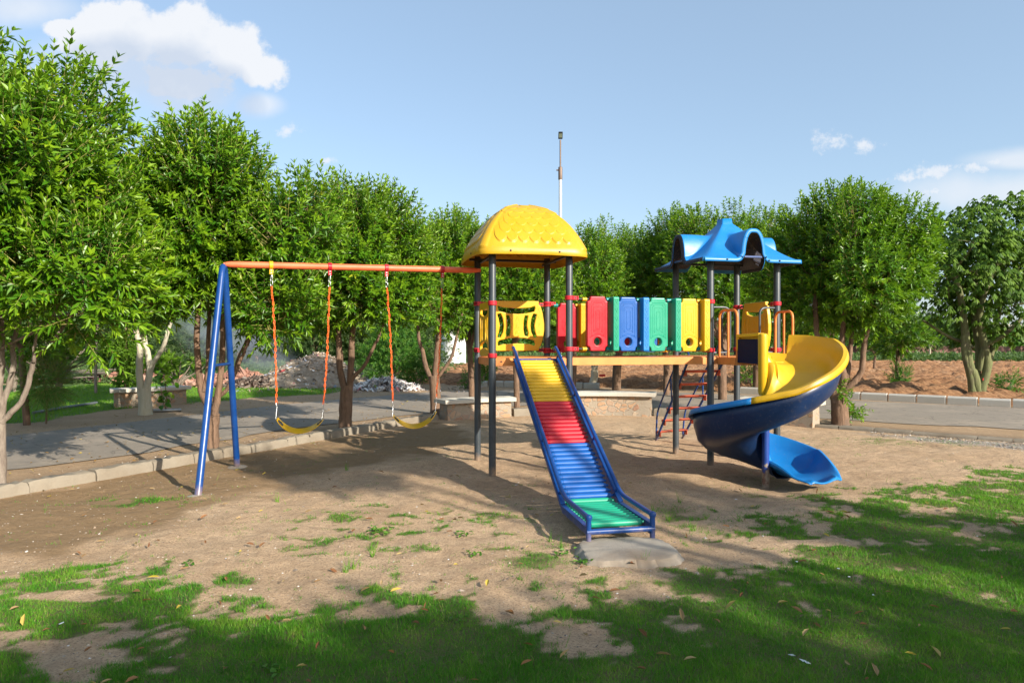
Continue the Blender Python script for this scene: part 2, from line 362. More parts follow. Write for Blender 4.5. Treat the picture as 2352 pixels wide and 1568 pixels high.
def grass_mask(x, y):
    n = fbm(x*2.2, y*2.2, 4, 3); n2 = fbm(x*7, y*7, 3, 9); d = sdf_poly(x, y, LAWN)
    base = np.clip(d/.5, -1.4, 1.2)
    patchy = 1.35*np.clip((x-1.2)/1.4, 0, 1)*np.clip((y-4.9)/1.5, 0, 1)
    m = base+(n-.5)*2.2+(n2-.5)*2.0+(fbm(x*19, y*19, 2, 12)-.5)*1.3-patchy*.7+.12
    for (cx, cy, rx, ry) in BARE:
        m = m-1.6*np.exp(-(((x-cx)/rx)**2+((y-cy)/ry)**2))
    lawn = np.clip(m*1.6+.15, 0, 1)
    # tufts in the sand
    z = np.exp(-(((x+.95)/1.35)**4+((y-6.1)/1.05)**4))
    z2 = np.exp(-(((x+3.9)/.55)**2+((y-7.05)/.22)**2))*1.4
    z3 = np.exp(-(((x-1.6)/.25)**2+((y-6.4)/.55)**2))
    z4 = np.exp(-(((x-.2)/.3)**2+((y-5.2)/.4)**2))
    z5 = np.exp(-(((x-6.3)/1.6)**2+((y-11.2)/.5)**2))*.9
    z6 = np.exp(-(((x-3.1)/.55)**2+((y-7.35)/.12)**2))*1.5
    t = fbm(x*4.6+3, y*7+1, 4, 21)
    tuft = np.clip((t-.60+.10*z)*9, 0, 1)*z*.85*np.clip((fbm(x*24, y*24, 2, 77)-.38)*7, .1, 1)+np.clip((t-.42)*8, 0, 1)*np.clip(z2+z3*.8+z4*.8+z5*.7+z6, 0, 1)*.85
    spray = np.clip((fbm(x*9, y*9, 3, 44)-.70)*8, 0, 1)*.3
    return np.clip(np.maximum(lawn, np.maximum(tuft, spray*(y < 12))), 0, 1)
def ground_h(x, y):
    kd = sdf_poly(x, y, KERB_IN+[(22, -12), (-12, -12)])
    near = np.clip(kd/.7, 0, 1)*np.exp(-np.clip((np.abs(x)-14)/4, 0, 9))
    h = (fbm(x*.8, y*.8, 3, 5)-.5)*.06+(fbm(x*3.1, y*3.1, 3, 6)-.5)*.040+(fbm(x*9, y*9, 2, 7)-.5)*.022
    # hollow beneath the spiral slide, worn earth at slide foot
    h = h-.05*np.exp(-(((x-2.9)/.7)**2+((y-8.2)/.6)**2))
    return h*near
def axis_pts(fine, lo, hi, step, far):
    c = list(np.arange(lo, hi, step)); a = []; s = step; v = hi
    while v < far: a.append(v); s *= 1.22; v += s
    a.append(far); b = []; s = step; v = lo-step
    while v > -far: b.append(v); s *= 1.22; v -= s
    b.append(-far); return np.array(b[::-1]+c+a)
xs = axis_pts(0, -9, 12, .055, 3500); ys = axis_pts(0, 2.4, 16, .055, 3500)
GX, GY = np.meshgrid(xs, ys); gx = GX.ravel(); gy = GY.ravel()
gm = np.where((np.abs(gx) < 40) & (gy < 20) & (gy > -15), grass_mask(gx, gy), 0)
kin = sdf_poly(gx, gy, KERB_IN+[(22, -12), (-12, -12)])
gm = gm*np.clip(kin/.25, 0, 1)
# the far-side lawn on the left and rough grass behind the field
left_lawn = np.clip((sdf_poly(gx, gy, [(-40, 2), (-14.5, 6), (-10.2, 13.2), (-9.2, 16.2), (-7.0, 20.0), (-5.0, 23.5), (-3.4, 27), (-8, 30), (-14, 27), (-40, 27)])+(fbm(gx, gy, 3, 31)-.5)*1.6)/.7, 0, 1)
far_grass = np.clip((sdf_poly(gx, gy, [(-300, 28), (-12, 27), (-6, 27), (-4, 44), (4, 50), (12, 52), (200, 54), (600, 900), (-600, 900)]))/2, 0, 1)*(.55+.4*fbm(gx*.4, gy*.4, 3, 33))
litter = np.clip(1-np.abs(sdf_poly(gx, gy, spl(KERB_IN)+[(22, -12), (-12, -12)])+.5)/.6, 0, 1)
gravel = np.clip(sdf_poly(gx, gy, [(6.2, 12.3), (8.3, 11.0), (14, 7.4), (12, 7), (8.4, 9.9), (6.8, 11.2)])/.35+.4, 0, 1)
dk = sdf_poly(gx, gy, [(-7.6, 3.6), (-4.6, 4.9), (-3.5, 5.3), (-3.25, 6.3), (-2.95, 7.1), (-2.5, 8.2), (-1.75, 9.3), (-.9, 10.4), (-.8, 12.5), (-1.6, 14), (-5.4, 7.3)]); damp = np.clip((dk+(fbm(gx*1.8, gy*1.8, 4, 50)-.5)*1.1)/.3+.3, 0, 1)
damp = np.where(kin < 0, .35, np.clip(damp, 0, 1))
gn = len(xs); idx = np.arange(len(gx)).reshape(len(ys), len(xs))
GF = np.stack([idx[:-1, :-1].ravel(), idx[:-1, 1:].ravel(), idx[1:, 1:].ravel(), idx[1:, :-1].ravel()], 1)
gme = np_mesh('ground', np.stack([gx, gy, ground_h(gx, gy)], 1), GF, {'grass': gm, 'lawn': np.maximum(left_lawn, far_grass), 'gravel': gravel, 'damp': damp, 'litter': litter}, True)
def ground_mat():
    m = NT('sandy_ground'); v = m.obj(); n1 = m.noise(1.1, 6, .6, v); n2 = m.noise(9, 6, .65, v); n3 = m.noise(70, 5, .75, v); n4 = m.noise(260, 3, .7, v)
    sand = m.mix(m.rng(n1, .3, .7), (.475, .32, .19), (.62, .44, .28)); sand = m.mix(m.math('MULTIPLY', m.rng(n2, .45, .8), .7), sand, (.27, .175, .105))
    sand = m.mix(m.math('MULTIPLY', m.rng(n3, .50, .62), .8), sand, (.22, .14, .08))
    sand = m.mix(m.math('MULTIPLY', m.rng(n4, .58, .7), .6), sand, (.64, .52, .40))
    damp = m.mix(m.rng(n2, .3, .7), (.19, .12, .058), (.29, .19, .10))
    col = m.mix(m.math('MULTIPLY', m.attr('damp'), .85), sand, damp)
    litter = m.mix(m.rng(n3, .4, .62), (.12, .08, .05), (.30, .22, .15)); col = m.mix(m.math('MULTIPLY', m.attr('litter'), .8), col, litter)
    grav = m.ramp(m.voro(55, 'F1', v), [(0, (.42, .38, .33)), (.5, (.33, .29, .25)), (1, (.16, .13, .11))]); col = m.mix(m.attr('gravel'), col, grav)
    soil = m.mix(m.rng(n2, .35, .7), (.045, .085, .016), (.12, .115, .04)); col = m.mix(m.rng(m.attr('grass'), .25, .8, 0, .85), col, soil)
    turf = m.mix(m.rng(n2, .35, .7), (.09, .17, .035), (.16, .22, .06)); turf = m.mix(m.math('MULTIPLY', m.rng(n3, .5, .7), .5), turf, (.05, .09, .02))
    col = m.mix(m.rng(m.math('ADD', m.attr('lawn'), m.math('MULTIPLY', m.math('SUBTRACT', n2, .5), .8)), .2, .6), col, turf)
    m.P(color=col, rough=.95, spec=.15)
    m.bump(m.math('ADD', m.math('ADD', m.math('MULTIPLY', n3, .6), m.math('MULTIPLY', n2, 1.2)), m.math('MULTIPLY', n4, .25)), .9, .03); return m.mat
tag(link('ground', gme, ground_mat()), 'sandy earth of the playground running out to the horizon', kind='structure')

def strip(name, A, B, z, mat, cols=6, label=None):
    rows = []
    for a, b in zip(A, B):
        rows.append([Vector((a[0]+(b[0]-a[0])*t/cols, a[1]+(b[1]-a[1])*t/cols, z)) for t in range(cols+1)])
    mb = MB(); mb.grid(rows); return tag(mb.build(name, mat), label, kind='structure')
def resample(P, n):
    P = np.array(P); d = np.r_[0, np.cumsum(np.hypot(*np.diff(P, axis=0).T))]; t = np.linspace(0, d[-1], n)
    return list(zip(np.interp(t, d, P[:, 0]), np.interp(t, d, P[:, 1])))
def road_mat():
    m = NT('worn_asphalt'); v = m.obj(); n1 = m.noise(.7, 6, .65, v); n2 = m.noise(5, 5, .7, v); n3 = m.noise(120, 3, .8, v)
    col = m.mix(n2, (.20, .168, .135), (.29, .245, .192)); col = m.mix(m.math('MULTIPLY', m.rng(n3, .5, .7), .5), col, (.32, .29, .26))
    col = m.mix(m.math('MULTIPLY', m.rng(n1, .5, .66), .75), col, (.34, .28, .215))
    col = m.mix(m.rng(m.noise(1.8, 6, .7, v), .60, .66, 0, .6), col, (.40, .32, .24))
    cr = m.voro(.9, 'DISTANCE_TO_EDGE', v); w = m.math('ADD', cr, m.math('MULTIPLY', m.math('SUBTRACT', n2, .5), .25)); col = m.mix(m.rng(m.math('ABSOLUTE', w), .0, .014, .55, 0), col, (.05, .042, .035))
    m.P(color=col, rough=.9, spec=.25); m.bump(n3, .5, .01); return m.mat
RA = resample(spl(ROAD_IN), 120); RB = resample(spl(ROAD_OUT), 120)
jit = lambda P, s, a: [(x+a*(vnoise(i*.7, s, s)-.5), y+a*(vnoise(i*.7, s+9, s)-.5)) for i, (x, y) in enumerate(P)]
strip('road', jit(RA, 3, .35), jit(RB, 5, .3), .012, road_mat(), 8, 'worn grey asphalt lane bending round the playground')
# kerb between lane and playground
def kerb(name, P, w, h, mat, label, amp=.012, seed=0):
    """cast kerb in unequal lengths with open joints, each length a little out of line"""
    mb = MB(); tot = sum(math.hypot(b[0]-a[0], b[1]-a[1]) for a, b in zip(P[:-1], P[1:])); nn = int(tot/.06); P = resample(P, nn); i0 = 0; rr = random.Random(len(P))
    while i0 < nn-2:
        i1 = min(nn-1, i0+rr.choice((8, 10, 12, 16))); dz = rr.uniform(-.007, .007); dl = rr.uniform(-.008, .008); rows = []
        for i in range(i0, i1+1):
            a = P[max(i-1, 0)]; b = P[min(i+1, nn-1)]; d = Vector((b[0]-a[0], b[1]-a[1], 0)).normalized(); n = Vector((-d.y, d.x, 0))
            c = Vector((P[i][0], P[i][1], 0))+n*dl+(d*.006 if i == i0 else -d*.006 if i == i1 else d*0); e = .006 if i in (i0, i1) else 0
            g = 1+.5*(float(vnoise(i*.35, len(P), 4))-.5)
            rows.append([c+n*(o*(1-e)+amp*.7*g*(rr.random()-.5))+Vector((0, 0, z-e+dz+amp*.6*(rr.random()-.5))) for o, z in [(-w/2-.012, -.05), (-w/2, h*.5), (-w/2+.01, h-.02), (-w/2+.03, h), (w/2-.03, h), (w/2-.01, h-.02), (w/2, h*.5), (w/2+.012, -.05)]])
        mb.grid(rows); k = len(rows[0]); mb.add(rows[0], [tuple(range(k))], 0, False); mb.add(rows[-1], [tuple(reversed(range(k)))], 0, False); i0 = i1
    return tag(mb.build(name, mat), label, kind='structure')
KI = spl(KERB_IN)
kl = [p for p in KI if p[0] < -1.45 and p[1] < 14.9]; kr = [p for p in KI if p[0] > 5.75]
kerb('kerb', kl, .20, .125, MT['kerb'], 'weathered concrete kerb running past the swing frame', .034)
kerb('kerb', kr, .17, .06, MT['kerb'], 'low worn kerb edging the grass beside the lane', .012)
kerb('kerb', [p for p in KI if -.1 < p[0] < 1.5], .26, .16, MT['kerb'], 'short low kerb between the two stone benches', .014)
kerb('kerb', [p for p in KI if 3.1 < p[0] < 4.85], .26, .16, MT['kerb'], 'low concrete kerb behind the ladder', .014)
# ploughed field
def field():
    X = np.arange(-7.5, 75, .17); Y = np.arange(13.6, 54, .17); gx, gy = np.meshgrid(X, Y); x = gx.ravel(); y = gy.ravel()
    edge = sdf_poly(x, y, [(-6.8, 33), (-4.6, 26.8), (-1.8, 25.3), (.8, 24.9), (3.3, 24.2), (6.1, 22.5), (9.05, 20.35), (12.8, 17.1), (15.6, 14.8), (76, -20), (76, 55), (12, 53), (2, 50), (-5, 44)])
    k = np.clip(edge/.7, 0, 1); u = x*.62-y*.78
    h = (np.sin(u*2*np.pi/1.15+fbm(x*.5, y*.5, 2, 3)*2.5)*.12+(fbm(x*1.6, y*1.6, 3, 8)-.4)*.22+(fbm(x*6, y*6, 2, 9)-.5)*.16)*k+.07*k-.16*(1-k)**2
    i = np.arange(len(x)).reshape(gx.shape); F = np.stack([i[:-1, :-1].ravel(), i[:-1, 1:].ravel(), i[1:, 1:].ravel(), i[1:, :-1].ravel()], 1)
    F = F[edge[F].min(1) > -.4]
    m = NT('ploughed_red_soil'); v = m.obj(); n = m.noise(3, 6, .7, v); n2 = m.noise(.35, 4, .6, v)
    col = m.mix(m.rng(n, .3, .7), (.24, .112, .052), (.50, .285, .15)); col = m.mix(m.rng(n2, .55, .75, 0, .5), col, (.46, .33, .22)); col = m.mix(m.rng(m.noise(4.5, 5, .8, v), .50, .62, 0, .75), col, (.12, .055, .028)); m.P(color=col, rough=.95, spec=.1); m.bump(m.noise(9, 5, .75, v), 1.0, .16)
    return tag(link('ploughed_field', np_mesh('ploughed_field', np.stack([x, y, h], 1), F, None, True), m.mat), 'ploughed field of red brown soil beyond the lane', kind='structure')
field()
def kerb_blocks():
    A = [(-1.45, 24.95), (-.3, 24.85), (.82, 24.55), (1.95, 24.2), (3.05, 23.75)]
    B = [(7.2, 21.55), (8.05, 20.85), (8.95, 20.15), (9.85, 19.4), (10.72, 18.65), (11.6, 17.85), (12.5, 17.1), (13.4, 16.3), (14.35, 15.55), (15.3, 14.8)]
    A = resample(A, 9); B = resample(B+[(16.3, 14.0), (17.4, 13.2)], 20)
    proto = None
    for P in (A, B):
        for a, b in zip(P[:-1], P[1:]):
            L = math.hypot(b[0]-a[0], b[1]-a[1])
            if proto is None:
                mb = MB(); l = .5*L-.02; sec = [(-.08, -.03), (-.08, .175), (-.045, .215), (.07, .215), (.08, .205), (.08, -.03)]
                mb.add([(s*l, o, z) for s in (-1, 1) for o, z in sec], [(0, 1, 2, 3, 4, 5), (11, 10, 9, 8, 7, 6)]+[(i, (i+1) % 6, 6+(i+1) % 6, 6+i) for i in range(6)], 0, False)
                proto = mb.build('kerb_block', MT['block'], bevel=.008); o = proto; L0 = L
            else:
                o = proto.copy(); COL.objects.link(o)
            o.location = ((a[0]+b[0])/2, (a[1]+b[1])/2, random.uniform(-.01, .01)); o.scale.x = L/L0
            o.rotation_euler.z = math.atan2(b[1]-a[1], b[0]-a[0])+random.uniform(-.01, .01)
            if P is A: tag(o, 'grey concrete kerb block edging the field behind the towers', 'kerb block', 'kerb blocks behind the towers')
            else: tag(o, 'grey concrete kerb block in the row along the lane on the right', 'kerb block', 'kerb blocks along the lane')
kerb_blocks()
def mortar_fill():
    pass
# ------------------------------------------------------------------ stone benches
def bench(pts, h, w, label, over=.09, thick=.085):
    P = resample(spl(pts), 14); c = P[len(P)//2]; root = empty('stone_bench', (c[0], c[1], 0)); tag(root, label, 'bench')
    def sweep(sec, inset, amp):
        rows = []; L = len(P)
        for i, p in enumerate(P):
            a = P[max(i-1, 0)]; b = P[min(i+1, L-1)]; d = Vector((b[0]-a[0], b[1]-a[1], 0)).normalized(); n = Vector((-d.y, d.x, 0))
            q = Vector((p[0], p[1], 0))
            if i == 0: q += d*inset
            if i == L-1: q -= d*inset
            rows.append([q+n*(o+amp*(random.random()-.5))+Vector((0, 0, z)) for o, z in sec])
        mb = MB(); mb.grid(rows, closed=True); n = len(sec); mb.add(rows[0], [tuple(range(n))], 0, False); mb.add(rows[-1], [tuple(reversed(range(n)))], 0, False); return mb
    g = w/2
    sweep([(-g-.02, -.05), (-g, h*.45), (-g+.015, h-thick), (g-.015, h-thick), (g, h*.45), (g+.02, -.05)], over, .012).build('wall', MT['masonry'], root)
    k = g+over
    sweep([(-k, h-thick+.002), (-k, h-.012), (-k+.015, h), (k-.015, h), (k, h-.012), (k, h-thick+.002)], 0, .004).build('seat_slab', MT['concrete'], root)
    return root
bench([(-1.52, 14.35), (-.75, 14.85), (.02, 15.12)], .43, .34, 'grey slab bench on stone wall left of the yellow roofed tower')
bench([(1.35, 15.45), (2.3, 15.42), (3.2, 15.2)], .52, .36, 'long pale slab bench on orange stones behind the roller slide')
bench([(4.75, 14.15), (5.3, 13.75), (5.95, 13.15)], .50, .36, 'stone bench half hidden behind the spiral slide')
bench([gnd(252, 936).to_2d()[:], gnd(335, 932).to_2d()[:], gnd(424, 925).to_2d()[:]], .47, .45, 'stone bench on the lawn behind the pale tree trunk')
bench([(-13.2, 13.4), (-11.5, 14.9)], .45, .42, 'stone bench at the left edge of the lawn')
# ------------------------------------------------------------------ play structure
E1 = Vector((.973, .232, 0)).normalized(); E2 = Vector((-.232, .973, 0)).normalized(); UP = Vector((0, 0, 1))
O = Vector((-.244, 8.47, 0)); AX = (E1, E2, UP)
def lc(u, v, z=0): return O+E1*u+E2*v+UP*z
ps = empty('play_structure', lc(2, .5)); tag(ps, 'multicoloured playset with yellow and blue roofed towers, slides and swing beam', 'playset')
DECK = 1.445
posts = [(0, 0), (1, 0), (1, 1), (0, 1), (2.99, 0), (4.0, 0), (4.0, 1), (2.99, 1)]
for (u, v) in posts:
    mb = MB(); c = lc(u, v); mb.lathe(c, [(.045, -.12), (.045, 2.80), (.04, 2.82)], 24)
    mb.build('post', MT['post'], ps)
# clamps
def clamp(u, v, z, toward):
    mb = MB(); c = lc(u, v, z); mb.lathe(c, [(.05, -.028), (.057, -.024), (.057, .024), (.05, .028)], 24)
    t = (E1*toward[0]+E2*toward[1]).normalized(); s = t.cross(UP)
    mb.box(c+t*.075, (.07, .034, .05), (t, s, UP)); mb.box(c+t*.112, (.016, .05, .056), (t, s, UP))
    o = mb.build('clamp', MT['red'], ps, bevel=.004)
    b = MB(); b.tube([c+t*.08-s*.021, c+t*.08+s*.021], .009, 8); b.build('bolt', MT['black'], o)
clampz = [(0, 0, 2.125, (0, 1)), (0, 0, 1.475, (0, 1)), (0, 1, 2.17, (0, -1)), (0, 1, 1.53, (0, -1)), (0, 1, 2.17, (1, 0)), (0, 1, 1.53, (1, 0)),
          (1, 1, 2.17, (-1, 0)), (1, 1, 1.53, (-1, 0)), (1, 1, 2.185, (1, 0)), (1, 1, 1.515, (1, 0)), (1, 0, 2.205, (1, 0)), (1, 0, 1.555, (1, 0)),
          (2.99, 0, 2.185, (-1, 0)), (2.99, 0, 1.535, (-1, 0)), (2.99, 1, 2.16, (-1, 0)), (2.99, 1, 1.53, (-1, 0)),
          (4, 0, 2.17, (0, 1)), (4, 0, 1.535, (0, 1)), (4, 1, 2.17, (0, -1)), (4, 1, 1.535, (0, -1))]
seen = set()
for (u, v, z, t) in clampz:
    if (u, v, round(z, 2)) in seen: z += .003
    seen.add((u, v, round(z, 2))); clamp(u, v, z, t)
# decks
def deck(u0, u1, v0, v1, name='deck', hb=.092):
    mb = MB(); t = .004; zt = DECK
    mb.box(lc((u0+u1)/2, (v0+v1)/2, zt-.004), (u1-u0, v1-v0, .008), AX)
    for (a, b, c, d) in ((u0, v0, u1, v0), (u0, v1, u1, v1), (u0, v0, u0, v1), (u1, v0, u1, v1)):
        mb.bar(lc(a, b, zt-.008-hb/2), lc(c, d, zt-.008-hb/2), .03, hb)
    o = mb.build(name, MT['deck_orange'], ps, bevel=.003)
    if name != 'bridge_deck':
        for i in range(int((u1-u0)/.16)):
            sl = MB(); sl.lathe(lc(u0+.09+i*.16, v0-.0155, zt-.045), [(.010, 0), (.010, .003)], 10, 0, (E1*1.7, UP*.8, -E2)); sl.build('slot_hole', MT['black'], o)
    return o
deck(.02, .98, .0, 1.0); deck(1.02, 2.97, .02, .98, 'bridge_deck'); deck(3.01, 3.98, .0, 1.0); deck(3.09, 3.97, -.46, -.03, 'slide_landing')
# yellow roof
def yellow_roof():
    a = .725; c = lc(.5, .5, 0); H = .655; z0 = 2.80; rows = []; nr = 190; na = 1120; p = 7.0
    rr = np.linspace(0.001, 1, nr); ph = np.linspace(0, 2*np.pi, na, endpoint=False)
    Rm, Pm = np.meshgrid(rr, ph, indexing='ij'); sup = (np.abs(np.cos(Pm))**p+np.abs(np.sin(Pm))**p)**(-1/p)
    X = Rm*sup*np.cos(Pm); Y = Rm*sup*np.sin(Pm); Z = H*(1-(.6*Rm**1.65+.4*Rm**4))
    front = np.abs(Y) >= np.abs(X); s = np.where(front, X, Y)*a; q = Rm; side = np.where(front, np.sign(Y), np.sign(X)*3)
    hip = np.abs(s)/a/np.maximum(np.where(front, np.abs(Y), np.abs(X)), 1e-3)
    B = np.zeros_like(s); rowsz = np.array([.24, .37, .49, .60, .70, .79, .87]); w = .142
    for k in range(len(rowsz)-1, -1, -1):
        off = (k % 2)*w/2; cs = np.round((s-off)/w)*w+off; ds = (s-cs)/(w*.56); hq = .092; dq = (q-rowsz[k])/hq
        ins = (ds**2+dq**2 < 1) & (dq > -.9); prof = np.clip((dq+.9)/1.9, 0, 1)*.0125*np.clip((1.02-(ds**2+dq**2))/.10, 0, 1)**.5
        okc = np.abs(cs)/a < .80*rowsz[k]
        B = np.where(ins & okc, prof, B)
    B = B+.011*(1/(1+np.exp(-(hip-.885)*60)))*(Rm > .12)
    nx = X*Rm**1.1*.9; ny = Y*Rm**1.1*.9
    Xw = X*a+nx*B; Yw = Y*a+ny*B; Zw = Z+B+z0
    rings = [(Xw, Yw, Zw)]
    V = np.stack([Xw, Yw, Zw], -1)
    skirt = []
    for (f, dz) in ((1.004, -.010), (1.012, -.03), (1.018, -.085), (1.012, -.092)):
        skirt.append(np.stack([X[-1]*a*f, Y[-1]*a*f, np.full(na, z0+dz+.004*np.cos(ph*4))], -1))
    V = np.concatenate([V.reshape(-1, 3), np.concatenate(skirt, 0)], 0)
    W_ = np.zeros_like(V); e1 = np.array(E1); e2 = np.array(E2)
    W_ = V[:, :1]*e1+V[:, 1:2]*e2; W_[:, 2] = V[:, 2]; W_[:, 0] += c.x; W_[:, 1] += c.y
    n = nr+4; i = np.arange(n*na).reshape(n, na); F = np.stack([i[:-1].ravel(), i[1:].ravel(), np.roll(i, -1, 1)[1:].ravel(), np.roll(i, -1, 1)[:-1].ravel()], 1)
    o = link('yellow_roof', np_mesh('yellow_roof', W_, F, None, True), MT['roof_yellow'], ps)
    m = o.modifiers.new('s', 'SOLIDIFY'); m.thickness = .008; m.offset = -1
    # underside frame bars and bolts
    for v in (.03, .97): b = MB(); b.bar(lc(-.12, v, 2.775), lc(1.12, v, 2.775), .03, .03); b.build('roof_bar', MT['black'], ps)
    for u in (.03, .97): b = MB(); b.bar(lc(u, -.12, 2.74), lc(u, 1.12, 2.74), .03, .03); b.build('roof_bar', MT['black'], ps)
    for u in (.18, .80):
        bb = MB(); bb.lathe(lc(u, .5-.735, 2.755), [(.012, 0), (.012, .006), (.004, .01)], 10, 0, (E1, UP, -E2)); bb.build('bolt', MT['black'], o)
        bb = MB(); bb.lathe(lc(.5-.735, u, 2.755), [(.012, 0), (.012, .006), (.004, .01)], 10, 0, (E2, UP, -E1)); bb.build('bolt', MT['black'], o)
yellow_roof()
def blue_roof():
    a = .72; c = lc(3.495, .5, 0); z0 = 2.755; n = 241; t = np.unique(np.concatenate([np.linspace(-1, 1, 121), np.linspace(.16, .32, 61), -np.linspace(.16, .32, 61)])); n = len(t)
    X, Y = np.meshgrid(t, t); r = (np.abs(X)**16+np.abs(Y)**16)**(1/16); r = np.clip(r, 0, 1.02)
    base = .66*np.clip(1-r, 0, 1)**1.22
    base = np.where(r < .115, base[np.abs(r-.115).argmin()//n, np.abs(r-.115).argmin() % n]+.075*np.clip((.115-r)/.012, 0, 1), base)
    def dorm(s, l):
        q = np.abs(s*a); w = np.sqrt(np.clip(1-(q/.185)**2.8, 0, 1)); w = np.maximum(w, .22/(1+(q/.195)**16))
        return .395*w
    D = np.maximum(dorm(X, np.abs(Y))*(np.abs(Y) > .1), dorm(Y, np.abs(X))*(np.abs(X) > .1))
    k = .035; hmax = np.maximum(base, D); Z = hmax+k*np.log1p(np.exp(-np.abs(base-D)/k))*np.clip(D/.05, 0, 1)
    Z = hmax+.012*np.sin(X*5+Y*3)*np.clip(1-r, 0, 1)+.02*np.exp(-np.abs(base-D)/.03)*(D > .02)
    V = np.stack([X*a, Y*a, Z+z0], -1)
    def tow(P):
        W_ = P[:, :1]*np.array(E1)+P[:, 1:2]*np.array(E2); W_[:, 2] = P[:, 2]; W_[:, 0] += c.x; W_[:, 1] += c.y; return W_
    i = np.arange(n*n).reshape(n, n); F = [np.stack([i[:-1, :-1].ravel(), i[:-1, 1:].ravel(), i[1:, 1:].ravel(), i[1:, :-1].ravel()], 1)]
    VV = [V.reshape(-1, 3)]; off = n*n
    for edge, axis, sg in ((V[0], 0, -1), (V[-1], 0, 1), (V[:, 0], 1, -1), (V[:, -1], 1, 1)):
        s = edge[:, axis]; z = edge[:, 2]; ds = np.gradient(s); dz = np.gradient(z); L = np.hypot(ds, dz); nx = dz/L; nz = -ds/L
        oth = 1-axis; rows_ = [edge.copy()]
        for (d, o_) in ((.006, .010), (.03, .014), (.055, .016)):
            q = edge.copy(); q[:, axis] = s+nx*d; q[:, 2] = z+nz*d; q[:, oth] = edge[:, oth]+sg*o_; rows_.append(q)
        st = np.concatenate(rows_, 0); j = np.arange(4*n).reshape(4, n)+off
        F.append(np.stack([j[:-1, :-1].ravel(), j[1:, :-1].ravel(), j[1:, 1:].ravel(), j[:-1, 1:].ravel()], 1)); VV.append(st); off += 4*n
    o = link('blue_roof', np_mesh('blue_roof', tow(np.concatenate(VV)), np.concatenate(F), None, True), MT['sky_blue'], ps)
    m = o.modifiers.new('w', 'WELD'); m.merge_threshold = .0004
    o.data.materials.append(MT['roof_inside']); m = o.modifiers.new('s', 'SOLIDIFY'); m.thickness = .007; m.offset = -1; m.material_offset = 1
    for (p, q) in (((3.495-.13, -.21), (3.495+.13, -.21)), ((3.495-.71, .5-.13), (3.495-.71, .5+.13))):
        b = MB(); b.bar(lc(p[0], p[1], 2.775), lc(q[0], q[1], 2.775), .02, .022); b.build('brace', MT['frame_blue'], o)
    for u in (3.1, 3.42-.2+.5, 3.88):
        b = MB(); b.lathe(lc(u if u != 3.72 else 3.28, -.237, 2.73), [(.012, 0), (.012, .006), (.004, .01)], 10, 0, (E1, UP, -E2)); b.build('bolt', MT['black'], o)
    for v in (.0, 1.0): b = MB(); b.bar(lc(2.9, v, 2.80), lc(4.1, v, 2.80), .03, .03); b.build('roof_bar', MT['black'], ps)
blue_roof()
# flat moulded panels from outlines (curves filled and turned into meshes)
def plate(name, outlines, thick, bev, frame, mat, parent, res=2):
    """outlines: list of 2D polylines; frame: (origin, ax, up) ; extruded along ax x up"""
    cu = bpy.data.curves.new(name, 'CURVE'); cu.dimensions = '2D'; cu.fill_mode = 'BOTH'; cu.extrude = max(thick/2-bev, .0005); cu.bevel_depth = bev; cu.bevel_resolution = res; cu.offset = -bev
    for ol in outlines:
        s = cu.splines.new('POLY'); s.points.add(len(ol)-1); s.use_cyclic_u = True
        for i, p in enumerate(ol): s.points[i].co = (p[0], p[1], 0, 1)
    return _conv(name, cu, frame, mat, parent)
def _conv(name, cu, frame, mat, parent):
    tmp = bpy.data.objects.new('tmp', cu); COL.objects.link(tmp); dg = bpy.context.evaluated_depsgraph_get(); dg.update()
    me = bpy.data.meshes.new_from_object(tmp.evaluated_get(dg)); bpy.data.objects.remove(tmp); bpy.data.curves.remove(cu)
    o_, ax, up = frame; n = ax.cross(up); M = Matrix(((ax.x, up.x, n.x, o_.x), (ax.y, up.y, n.y, o_.y), (ax.z, up.z, n.z, o_.z), (0, 0, 0, 1)))
    me.transform(M); me.name = name; me.materials.clear()
    for p in me.polygons: p.use_smooth = False
    return link(name, me, mat, parent)
def letter(ch, x, y, size, off, frame, mat, parent):
    cu = bpy.data.curves.new('letter', 'FONT'); cu.body = ch; cu.size = size; cu.extrude = .0015; cu.align_x = 'CENTER'; cu.align_y = 'CENTER'; cu.fill_mode = 'NONE'; cu.bevel_depth = .0022; cu.extrude = 0
    o_, ax, up = frame; n = ax.cross(up)
    return _conv('letter', cu, (o_+ax*x+up*y+n*off, ax, up), mat, parent)
def rounded(pts, r=.01, seg=3):
    P = [Vector((p[0], p[1], 0)) for p in pts]; n = len(P); out = []
    for i in range(n):
        a, b, c = P[i-1], P[i], P[(i+1) % n]; u = a-b; v = c-b; k = min(r, u.length*.45, v.length*.45); s, e = b+u.normalized()*k, b+v.normalized()*k
        for j in range(seg+1):
            t = j/seg; q = s*(1-t)**2+b*2*t*(1-t)+e*t*t; out.append((q.x, q.y))
    return out
K = .00157
def grow(pts, fx, fy):
    cx = (min(p[0] for p in pts)+max(p[0] for p in pts))/2; cy = (min(p[1] for p in pts)+max(p[1] for p in pts))/2
    return [(cx+(x-cx)*fx, cy+(y-cy)*fy) for x, y in pts]
